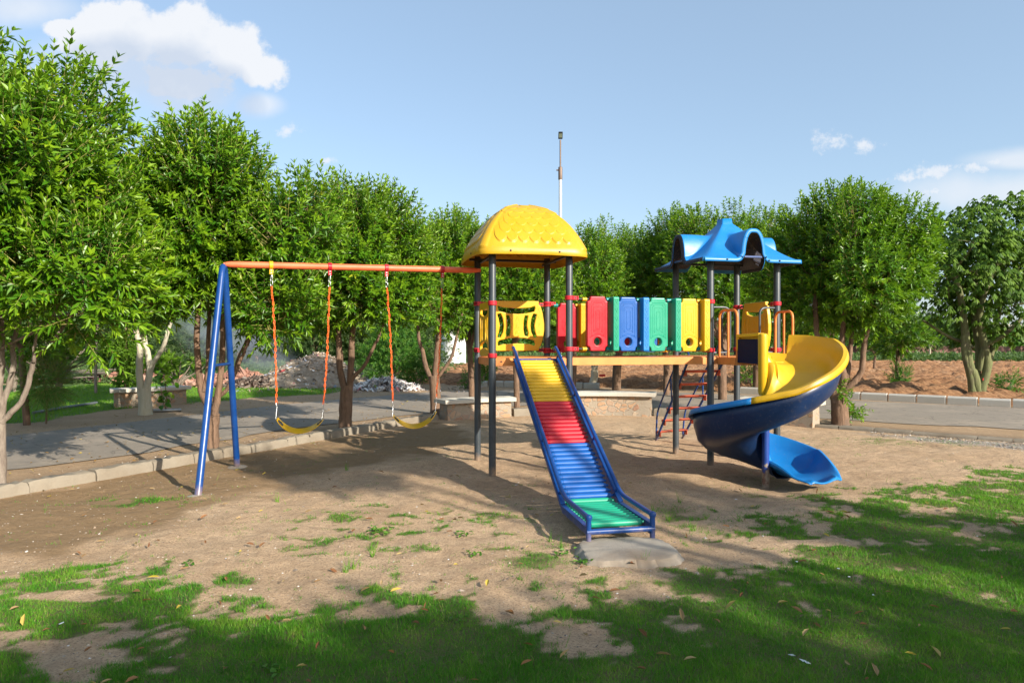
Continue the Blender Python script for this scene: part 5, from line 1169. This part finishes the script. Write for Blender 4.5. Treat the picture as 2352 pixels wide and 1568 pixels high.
# background trees: a few prototypes, copied
def copy_tree(o, loc, s, rz, label, group, cat='tree'):
    c = o.copy(); COL.objects.link(c); c.location = loc; c.scale = (s, s, s*random.uniform(.9, 1.1)); c.rotation_euler.z = rz; tag(c, label, cat, group)
    for ch in list(o.children):
        d = ch.copy(); COL.objects.link(d); d.parent = c
    return c
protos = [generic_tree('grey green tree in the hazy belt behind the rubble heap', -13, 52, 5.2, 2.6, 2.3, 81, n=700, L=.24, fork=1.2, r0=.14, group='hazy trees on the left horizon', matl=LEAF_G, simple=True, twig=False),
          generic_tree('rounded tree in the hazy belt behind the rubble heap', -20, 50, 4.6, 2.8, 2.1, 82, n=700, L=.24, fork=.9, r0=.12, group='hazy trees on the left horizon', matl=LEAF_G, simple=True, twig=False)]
k = 0
for x in np.arange(-52, -6, 4.1):
    y = 47+8*random.random()+ (4 if k % 2 else 0); copy_tree(protos[k % 2], (x+random.uniform(-1, 1), y, 0), random.uniform(.8, 1.15), random.random()*6, 'grey green tree in the hazy belt along the left horizon', 'hazy trees on the left horizon'); k += 1
for x in np.arange(-8, 100, 5.2):
    y = 84+14*random.random(); copy_tree(protos[k % 2], (x+random.uniform(-2, 2), y, 0), random.uniform(.75, 1.15), random.random()*6, 'distant tree in the row beyond the ploughed field', 'distant trees beyond the field'); k += 1
# distant scrub mass closing the horizon
def scrub(name, n, xr, yr, hfun, L, seed, lab, mat):
    rng = np.random.default_rng(seed); x = xr[0]+(xr[1]-xr[0])*rng.random(n); y = yr[0]+(yr[1]-yr[0])*rng.random(n)**1.3; h = hfun(x, y, rng)
    z = h*rng.random(n)**.8; P = np.stack([x, y, z], 1); D = unit(rng.normal(size=(n, 3))+np.array([0, 0, .4])); N = unit(rng.normal(size=(n, 3))+np.array([0, -.5, .6])); l = L*(.6+.8*rng.random(n))
    V, F, k = leaf_arrays(P, D, N, l, l*.45, simple=True); base = vnoise(x*.7, y*.7, 3); tag(link(name, np_mesh(name, V, F, {'rn': np.repeat(np.clip(base*.6+.4*rng.random(n), 0, 1), k), 'yg': np.repeat(.3*rng.random(n), k)}), mat), lab, kind='stuff')
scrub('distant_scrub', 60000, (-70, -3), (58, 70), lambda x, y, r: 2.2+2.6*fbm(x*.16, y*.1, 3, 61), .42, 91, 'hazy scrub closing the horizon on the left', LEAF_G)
scrub('distant_scrub', 60000, (-20, 140), (104, 118), lambda x, y, r: 2.4+3.2*fbm(x*.12, y*.1, 3, 62), .7, 92, 'low dark scrub closing the horizon beyond the field', LEAF_W)
scrub('rough_grass', 38000, (-4, 62), (52, 72), lambda x, y, r: .15+.75*fbm(x*.5, y*.5, 3, 63)**2, .35, 93, 'rough grass strip behind the ploughed field', LEAF_G)
scrub('rough_grass', 26000, (-26, -3), (26.5, 46), lambda x, y, r: .05+.55*fbm(x*.6, y*.6, 3, 64)**2, .20, 94, 'rough weedy grass beyond the rubbish', LEAF_G)
# far building behind the dark tree on the right
fb = empty('building', (82, 122, 0)); tag(fb, 'low white building glimpsed through the dark tree at the right edge', 'building')
mb = MB(); mb.box((86, 126, 2.2), (26, 8, 4.4)); mb.build('wall', MT['tank'], fb); mb = MB(); mb.box((86, 126, 4.55), (27, 9, .3)); mb.build('roof', MT['concrete'], fb)
for i in range(6): mb = MB(); mb.box((75+i*4.3, 121.96, 2.3), (1.3, .1, 1.5)); mb.build('window', MT['black'], fb)
bw = MB(); bw.box((70, 98, .5), (70, .25, 1.0)); tag(bw.build('boundary_wall', simple('red_painted_wall', (.20, .10, .08), .8), loc=(70, 98, 0)), 'long low dull red wall far behind the field on the right', 'wall')
# ------------------------------------------------------------------ trees behind the camera that throw the shade seen on the ground
def shade_tree(spots, seed, lab):
    """each spot = (ground x, ground y, ray length towards the sun, radius, shoots): one tree whose boughs shade those places"""
    C0 = [Vector((x, y, 0))+SUN_V*k for (x, y, k, r, n) in spots]; m = sum(C0, Vector())/len(C0)
    root = empty('tree', (m.x, m.y, 0)); tag(root, lab, 'tree', 'trees behind the viewer'); tips = []
    for i, (c, (x, y, k, r, n)) in enumerate(zip(C0, spots)):
        tips += list(make_crown(root, c[:], (r*1.1, r*1.1, r*.8), n, .2, seed+i, LEAF, twig=False, simple=True, nb=max(5, int(r*12)), br=.42, core=.8))[:3 if len(spots) > 1 else 6]
    limbs(root, (m.x, m.y, 0), m.z*.4, tips, 'bark', .11, min(len(tips), 6), seed)
streak = lambda x0, y0, x1, y1, k, r, m, n: [(x0+(x1-x0)*i/(m-1)+random.uniform(-.06, .06), y0+(y1-y0)*i/(m-1)+random.uniform(-.06, .06), k+random.uniform(-.5, .5), r*random.uniform(.75, 1.2), n) for i in range(m)]  # small unseen crowns lined up so that their shadows join into a streak
shade_tree([(-2.35, 8.7, 17, .5, 170), (-1.5, 9.4, 18, .4, 80)], 102, 'tree behind the viewer shading the ground by the swing frame')
shade_tree([(1.5, 2.35, 16, 1.05, 440), (.3, 2.8, 17, .5, 110)], 120, 'tree behind the viewer shading the grass below the slab')
shade_tree([(-.6, 2.1, 15, 1.05, 420), (-2.3, 2.3, 16, .55, 130)], 130, 'tree behind the viewer shading the lower left grass')
shade_tree([(3.0, 2.0, 17, .75, 200)]+streak(2.0, 4.3, 3.6, 2.9, 18, .26, 4, 24), 140, 'tree behind the viewer shading the lower right grass')
shade_tree(streak(2.2, 6.45, 4.4, 4.5, 20, .16, 6, 20)+streak(1.4, 8.2, 2.4, 7.2, 20, .2, 3, 26), 150, 'row of small leaf clumps behind the viewer, set to throw a long streak of shade')
shade_tree(streak(3.6, 6.5, 5.8, 4.5, 19, .14, 5, 14)+streak(1.2, 7.2, 1.9, 6.6, 19, .2, 2, 26), 160, 'rows of small leaf clumps behind the viewer, set to throw dappled shade on the right')
# ------------------------------------------------------------------ grass blades
def blades(name, x, y, h, w, seed, lean=.45, lab='', z=None, ygb=.2):
    rng = np.random.default_rng(seed); n = len(x); z = ground_h(x, y) if z is None else z; a = rng.random(n)*6.283; la = rng.random(n)*6.283; l = lean*rng.random(n)*h*1.3
    s = np.stack([np.cos(a), np.sin(a), np.zeros(n)], 1)*(w/2)[:, None]; P = np.stack([x, y, z-.004], 1); t = P+np.stack([np.cos(la)*l, np.sin(la)*l, h], 1)
    V = np.stack([P-s, P+s, t], 1).reshape(-1, 3); F = np.arange(n*3).reshape(n, 3); pn = fbm(x*1.3, y*1.3, 3, 70); p2 = fbm(x*5, y*5, 3, 71)
    rn = np.clip(pn*.5+(p2-.5)*.9+.5*rng.random(n), 0, .92); rn = np.where(rng.random(n) < .03+.12*np.clip(p2-.5, 0, 1), 1, rn)
    yg = np.clip(ygb*rng.random(n)*2+(x > 1)*.15*pn, 0, 1)
    tag(link(name, np_mesh(name, V, F, {'rn': np.repeat(rn, 3), 'yg': np.repeat(yg, 3)}), GRASS), lab, kind='stuff')
rng = np.random.default_rng(3); N = 860000; Y = 2.9*(11.8/2.9)**rng.random(N); X = (rng.random(N)*2-1)*(.82*Y+.5); gmk = grass_mask(X, Y); kk = sdf_poly(X, Y, KERB_IN+[(22, -12), (-12, -12)])
keep = (rng.random(N) < gmk**1.2) & (kk > .08) & ~((np.abs(X-.88) < .4) & (np.abs(Y-5.33) < .33)); X, Y, gmk = X[keep], Y[keep], gmk[keep]; n = len(X)
blades('grass', X, Y, (.010+.024*rng.random(n)**1.3*(.4+gmk*.8))*(1+1.1*(fbm(X*3, Y*3, 2, 5)-.5)), (.0026+.0016*rng.random(n))*np.clip(Y/3.6, 1, 2.3), 7, .8, 'short green turf over the near ground and scattered tufts in the sand')
# long blades
m_ = 900; X = (rng.random(m_)*2-1)*6; Y = 3+5.5*rng.random(m_); g_ = grass_mask(X, Y); k_ = rng.random(m_) < .15+g_; X, Y = X[k_], Y[k_]
blades('long_grass', X, Y, .05+.06*rng.random(len(X)), np.full(len(X), .004), 8, .9, 'longer single grass blades standing above the turf', ygb=.5)
# spiky weed tufts in the sand
tx, ty = [], []
for (a, b) in [gy_(*q) for q in ((1385, 1198), (1412, 1190), (1440, 1200), (1330, 1185), (1620, 1190), (1590, 1215), (1535, 1190), (795, 1310), (808, 1305), (855, 1275), (635, 1150), (797, 1080), (1265, 1240), (1290, 1260), (1500, 1178), (1560, 1150), (1720, 1050), (1480, 1290), (1700, 1200))]:
    for _ in range(13): tx.append(a+random.gauss(0, .012)); ty.append(b+random.gauss(0, .012))
tx, ty = np.array(tx), np.array(ty); blades('weed_tufts', tx, ty, .05+.09*rng.random(len(tx)), np.full(len(tx), .006), 9, .9, 'spiky weed tufts standing in the bare sand', ygb=.3)
# left lawn blades
N = 90000; X = -16+12*rng.random(N); Y = 13+15*rng.random(N); s_ = sdf_poly(X, Y, [(-40, 2), (-14.5, 6), (-10.2, 13.2), (-9.2, 16.2), (-7.0, 20.0), (-5.0, 23.5), (-3.4, 27), (-8, 30), (-14, 27), (-40, 27)]); k_ = (s_+(fbm(X, Y, 3, 31)-.5)*1.6 > .2) & (rng.random(N) < .85); X, Y = X[k_], Y[k_]
blades('lawn_grass', X, Y, .04+.05*rng.random(len(X)), np.full(len(X), .012), 10, .8, 'mown lawn across the lane on the left', z=np.zeros(len(X)), ygb=.6)
# small broad leaved weeds on the sand
Pn = []; 
for (a, b, n, s) in [(*gy_(862, 1224), 26, .05), (*gy_(878, 1219), 20, .045), (*gy_(1088, 1276), 10, .035), (*gy_(1060, 1230), 14, .04), (*gy_(1345, 1295), 26, .04), (*gy_(424, 1295), 8, .04), (*gy_(1300, 1275), 14, .04), (*gy_(630, 1545), 8, .04), (*gy_(1045, 1430), 8, .04)]:
    for _ in range(n): Pn.append((a+random.gauss(0, s), b+random.gauss(0, s), .012+.02*random.random()))
Pn = np.array(Pn); n = len(Pn); Dn = unit(rng.normal(size=(n, 3))*np.array([1, 1, .25])); V, F, k_ = leaf_arrays(Pn, Dn, unit(rng.normal(size=(n, 3))*.3+np.array([0, 0, 1.])), np.full(n, .042), np.full(n, .026)); tag(link('weed_leaves', np_mesh('weed_leaves', V, F, {'rn': np.repeat(rng.random(n)*.8, k_), 'yg': np.repeat(rng.random(n)*.5, k_)}), LEAF_W), 'small broad leaved weeds creeping over the sand', kind='stuff')
# ------------------------------------------------------------------ stones, fallen leaves, litter
OCT = np.array([[1, 0, 0], [-1, 0, 0], [0, 1, 0], [0, -1, 0], [0, 0, 1], [0, 0, -1]], float); OF = np.array([[0, 2, 4], [2, 1, 4], [1, 3, 4], [3, 0, 4], [2, 0, 5], [1, 2, 5], [3, 1, 5], [0, 3, 5]])
def bits(name, P, size, seed, mat, lab, flat=.6, kind='stuff', box=False, group=None, cat=None):
    rng = np.random.default_rng(seed); n = len(P); b = np.array([[x, y, z] for x in (-1, 1) for y in (-1, 1) for z in (-1, 1)], float)*.7 if box else OCT
    f = np.array([[0, 1, 3], [0, 3, 2], [4, 6, 7], [4, 7, 5], [0, 4, 5], [0, 5, 1], [2, 3, 7], [2, 7, 6], [0, 2, 6], [0, 6, 4], [1, 5, 7], [1, 7, 3]]) if box else OF
    s = size[:, None, None]*np.stack([.6+.8*rng.random(n), .6+.8*rng.random(n), flat*(.5+.8*rng.random(n))], 1)[:, None, :]; v = b[None]*s*(1+.25*rng.normal(size=(n, len(b), 3)))
    a = rng.random(n)*6.28; c, q = np.cos(a)[:, None], np.sin(a)[:, None]; t = rng.normal(size=n)*(.5 if box else .2); x = v[..., 0]*c-v[..., 1]*q; y = v[..., 0]*q+v[..., 1]*c; z = v[..., 2]+x*np.tan(np.clip(t, -1, 1))[:, None]
    V = (np.stack([x, y, z], 2)+P[:, None, :]).reshape(-1, 3); F = (f[None]+(np.arange(n)*len(b))[:, None, None]).reshape(-1, 3)
    o = link(name, np_mesh(name, V, F, {'rn': np.repeat(rng.random(n), len(b))}), mat); return tag(o, lab, cat, group, kind)
def rampmat(name, stops, rough=.85):
    m = NT(name); m.P(color=m.ramp(m.attr('rn'), stops), rough=rough); return m.mat
pebm = rampmat('pebble', [(0, (.12, .10, .08)), (.5, (.30, .22, .15)), (.85, (.40, .34, .27)), (1, (.60, .57, .52))])
N = 16000; Y = 3*(14/3)**rng.random(N); X = (rng.random(N)*2-1)*(.8*Y+.3); k_ = (grass_mask(X, Y) < .4) & (sdf_poly(X, Y, KERB_IN+[(22, -12), (-12, -12)]) > .1); X, Y = X[k_], Y[k_]
bits('pebbles', np.stack([X, Y, ground_h(X, Y)], 1), .0028+.008*rng.random(len(X))**3+.010*(rng.random(len(X)) > .985), 12, pebm, 'small pebbles and clods lying on the sand')
N = 2600; t = rng.random(N); P2 = np.array(resample(KI, 400)); i = (t*399).astype(int); nX = P2[i, 0]+rng.normal(size=N)*.25-.25; nY = P2[i, 1]+rng.normal(size=N)*.25+.2; k_ = sdf_poly(nX, nY, KERB_IN+[(22, -12), (-12, -12)]) < -.12
bits('gravel', np.stack([nX[k_], nY[k_], np.full(k_.sum(), .01)], 1), .008+.018*rng.random(k_.sum())**2, 13, pebm, 'loose gravel and dry litter along the outer side of the kerb')
N = 2600; X = 6.4+6*rng.random(N); Y = 12.4-(X-6.2)*.62+rng.normal(size=N)*.45-.3; k_ = sdf_poly(X, Y, KERB_IN+[(22, -12), (-12, -12)]) > .1
bits('gravel', np.stack([X[k_], Y[k_], np.full(k_.sum(), .004)], 1), .008+.014*rng.random(k_.sum()), 14, pebm, 'grey gravel patch inside the low kerb on the right')
drym = leafmat('dry_leaf', [(0, (.16, .06, .03)), (.5, (.28, .13, .06)), (.8, (.42, .30, .15)), (1, (.5, .38, .05))], (.4, .3, .05), .8, .2, .2)
def leaves_on_ground(name, X, Y, Z, L, seed, lab, mat=drym, yg=0.0):
    rng = np.random.default_rng(seed); n = len(X); P = np.stack([X, Y, Z], 1); D = unit(rng.normal(size=(n, 3))*np.array([1, 1, .15])+np.array([0, 0, .08])); N_ = unit(rng.normal(size=(n, 3))*.35+np.array([0, 0, 1.])); V, F, k = leaf_arrays(P, D, N_, L, L*.36, fold=.4, droop=-.1)
    tag(link(name, np_mesh(name, V, F, {'rn': np.repeat(rng.random(n), k), 'yg': np.full(n*k, yg)}), mat), lab, kind='stuff')
N = 230; Y = 3.1*(9/3.1)**rng.random(N); X = (rng.random(N)*2-1)*.78*Y; leaves_on_ground('fallen_leaves', X, Y, ground_h(X, Y)+.02, .035+.05*rng.random(N), 15, 'curled dry leaves fallen on grass and sand')
N = 900; X = -9+10*rng.random(N); Y = 8+14*rng.random(N); k_ = sdf_poly(X, Y, KERB_IN+[(22, -12), (-12, -12)]) < -.2; leaves_on_ground('fallen_leaves', X[k_], Y[k_], np.full(k_.sum(), .022), .03+.04*rng.random(k_.sum()), 16, 'yellow leaves fallen on the lane and its shoulder', yg=.3)
whm = simple('white_scrap', (.7, .7, .7), .6)
g = [gy_(*q) for q in ((141, 1438), (1030, 1400-110), (1847, 1525), (1856, 1530), (1830, 1295), (1925, 1311), (1690, 1150), (518, 1288), (1820, 1512), (2005, 1372), (1950, 1330))]
bits('paper_scraps', np.array([(a, b, .02) for a, b in g]), np.full(len(g), .014), 17, whm, 'tiny white scraps lying in the grass', .3)
# drainage pipe and hose across the lane
mb = MB(); mb.tube([gnd(352, 947)+UP*.04, gnd(416, 945)+UP*.04], .035, 12); tag(mb.build('metal_pipe', MT['steel'], loc=gnd(380, 946)), 'short grey metal pipe lying in front of the lawn bench', 'pipe')
mb = MB(); mb.tube(smooth_path([gnd(76, 952)+UP*.04, gnd(100, 949)+UP*.05, gnd(150, 940)+UP*.05, gnd(190, 934)+UP*.05, gnd(222, 929)+UP*.05], 5), .035, 8); tag(mb.build('hose', simple('grey_hose', (.10, .11, .12), .5), loc=gnd(150, 940)), 'dark grey hose lying along the edge of the left lawn', 'hose')
# rubble heap
def mound(name, c, rx, ry, h, seed, mat, lab, kind='stuff', cat=None):
    n = 60; rows = []
    for i in range(n//2+1):
        r = i/(n//2); row = []
        for j in range(n):
            a = 2*math.pi*j/n; x = math.cos(a)*r; y = math.sin(a)*r; nz_ = float(fbm(x*2.2+seed, y*2.2, 4, seed)); z = h*max(0, (1-r**1.5))*(.72+.6*(nz_-.35))+.04*(random.random()-.5)-.06*(r > .97)
            row.append((c[0]+x*rx, c[1]+y*ry, z))
        rows.append(row)
    mb = MB(); mb.grid(rows, closed=True); return tag(mb.build(name, mat), lab, cat, None, kind)
dm = NT('dusty_rubble'); n_ = dm.noise(5, 6, .8); dm.P(color=dm.ramp(n_, [(.3, (.24, .17, .11)), (.5, (.40, .31, .22)), (.7, (.52, .45, .37))]), rough=.95); dm.bump(dm.noise(16, 5, .8), 1, .08)
hc = (at(722, 0, 25.6).x, 25.6)
mound('rubble_heap', (*hc, 0), 2.3, 1.9, 1.35, 5, dm.mat, 'dusty heap of rubble and rubbish beyond the lane between the swings', None, 'rubble heap')
trash = rampmat('mixed_rubbish', [(0, (.10, .08, .06)), (.45, (.34, .25, .17)), (.75, (.50, .42, .34)), (.85, (.72, .71, .70)), (.93, (.22, .30, .45)), (1, (.5, .06, .05))], .7)
def on_mound(n, c, rx, ry, h, seed, k=1.0):
    rng = np.random.default_rng(seed); r = rng.random(n)**.6*k; a = rng.random(n)*6.28; x, y = np.cos(a)*r, np.sin(a)*r; z = h*np.clip(1-r**1.5, 0, 1)*(.72+.6*(fbm(x*2.2+5, y*2.2, 4, 5)-.35)); return np.stack([c[0]+x*rx, c[1]+y*ry, z+.02], 1)
bits('rubbish', on_mound(850, hc, 2.3, 1.9, 1.35, 5), .02+.06*RNG.random(850)**2, 18, trash, 'scraps scattered over the rubble heap', .5, box=True)
c2 = (at(880, 0, 22.9).x, 23.2); bits('rubbish', on_mound(900, c2, 1.3, .8, .45, 6), .03+.07*RNG.random(900)**2, 19, rampmat('pale_rubbish', [(0, (.12, .10, .10)), (.3, (.42, .38, .35)), (.7, (.68, .66, .64)), (.94, (.75, .75, .75)), (1, (.5, .06, .08))], .6), 'low spread of pale plastic rubbish behind the first swing tree', .5, box=True)
N = 700; X = -10+9*RNG.random(N); Y = 21.8+3*RNG.random(N); bits('rubbish', np.stack([X, Y, np.full(N, .02)], 1), .01+.05*RNG.random(N)**4, 20, trash, 'thin litter strewn beyond the lane', .4, box=True)
brk = rampmat('broken_brick', [(0, (.16, .07, .05)), (.5, (.33, .16, .11)), (1, (.42, .27, .20))])
N = 420; c3 = (-10.1, 25.2); bits('brick_rubble', on_mound(N, c3, 2.3, 1.0, .55, 7), .05+.09*RNG.random(N), 21, brk, 'dull red broken bricks and rocks behind the lawn bench', .7, box=True)
N = 160; c3 = (-15.2, 27.5); bits('brick_rubble', on_mound(N, c3, 2.0, 1.0, .5, 7), .06+.10*RNG.random(N), 22, brk, 'reddish rocks beside the plank heap on the left', .7, box=True)
plm = simple('weathered_plank', (.17, .12, .11), .8, 0, .3, 6)
for i in range(7):
    g = Vector((-17.6+.45*i*.3+random.uniform(-.2, .2), 27+random.uniform(-.5, .3), .10+.07*i)); a = random.uniform(-.25, .25); d = Vector((math.cos(a), math.sin(a)*.6, random.uniform(-.02, .05))).normalized(); mb = MB(); mb.bar(g-d*1.1, g+d*1.1, .2, .035); tag(mb.build('plank', plm, loc=g, bevel=.004), 'weathered brown plank in the loose heap on the far left', 'plank', 'planks heaped beyond the lawn')
# smouldering dark ash mounds + smoke
ash = rampmat('ash', [(0, (.03, .025, .02)), (.6, (.12, .08, .06)), (1, (.3, .26, .22))]); N = 500; bits('burnt_rubbish', on_mound(N, (at(590, 0, 24.6).x, 24.6), 1.5, .8, .42, 8), .03+.07*RNG.random(N), 23, ash, 'smouldering heap of burnt rubbish left of the rubble heap', .5, box=True)
def smoke():
    me = bpy.data.meshes.new('smoke'); import bmesh; bm = bmesh.new(); bmesh.ops.create_uvsphere(bm, u_segments=24, v_segments=14, radius=1); bm.to_mesh(me); bm.free()
    m = bpy.data.materials.new('smoke'); m.use_nodes = True; t = m.node_tree; N_ = t.nodes; L = t.links; N_.remove(N_['Principled BSDF']); v = N_.new('ShaderNodeVolumePrincipled'); v.inputs['Color'].default_value = (.86, .90, .96, 1); v.inputs['Anisotropy'].default_value = .2
    tc = N_.new('ShaderNodeTexCoord'); ln = N_.new('ShaderNodeVectorMath'); ln.operation = 'LENGTH'; L.new(tc.outputs['Object'], ln.inputs[0]); r = N_.new('ShaderNodeMapRange'); r.interpolation_type = 'SMOOTHSTEP'; L.new(ln.outputs['Value'], r.inputs[0]); r.inputs[1].default_value = 1; r.inputs[2].default_value = .1; r.inputs[3].default_value = 0; r.inputs[4].default_value = 1
    nn = N_.new('ShaderNodeTexNoise'); nn.inputs['Scale'].default_value = 2.2; nn.inputs['Detail'].default_value = 4; L.new(tc.outputs['Object'], nn.inputs[0]); r2 = N_.new('ShaderNodeMapRange'); L.new(nn.outputs[0], r2.inputs[0]); r2.inputs[1].default_value = .42; r2.inputs[2].default_value = .68
    mu = N_.new('ShaderNodeMath'); mu.operation = 'MULTIPLY'; L.new(r.outputs[0], mu.inputs[0]); L.new(r2.outputs[0], mu.inputs[1]); m2 = N_.new('ShaderNodeMath'); m2.operation = 'MULTIPLY'; L.new(mu.outputs[0], m2.inputs[0]); m2.inputs[1].default_value = .95; L.new(m2.outputs[0], v.inputs['Density']); L.new(v.outputs[0], N_['Material Output'].inputs['Volume'])
    me.materials.append(m); o = bpy.data.objects.new('smoke', me); COL.objects.link(o); o.location = (-11.2, 27.2, 1.75); o.scale = (3.9, 2.0, 1.35); o.rotation_euler = (0, R(24), R(-12)); tag(o, 'thin bluish smoke drifting left from the burning rubbish', kind='stuff')
smoke()
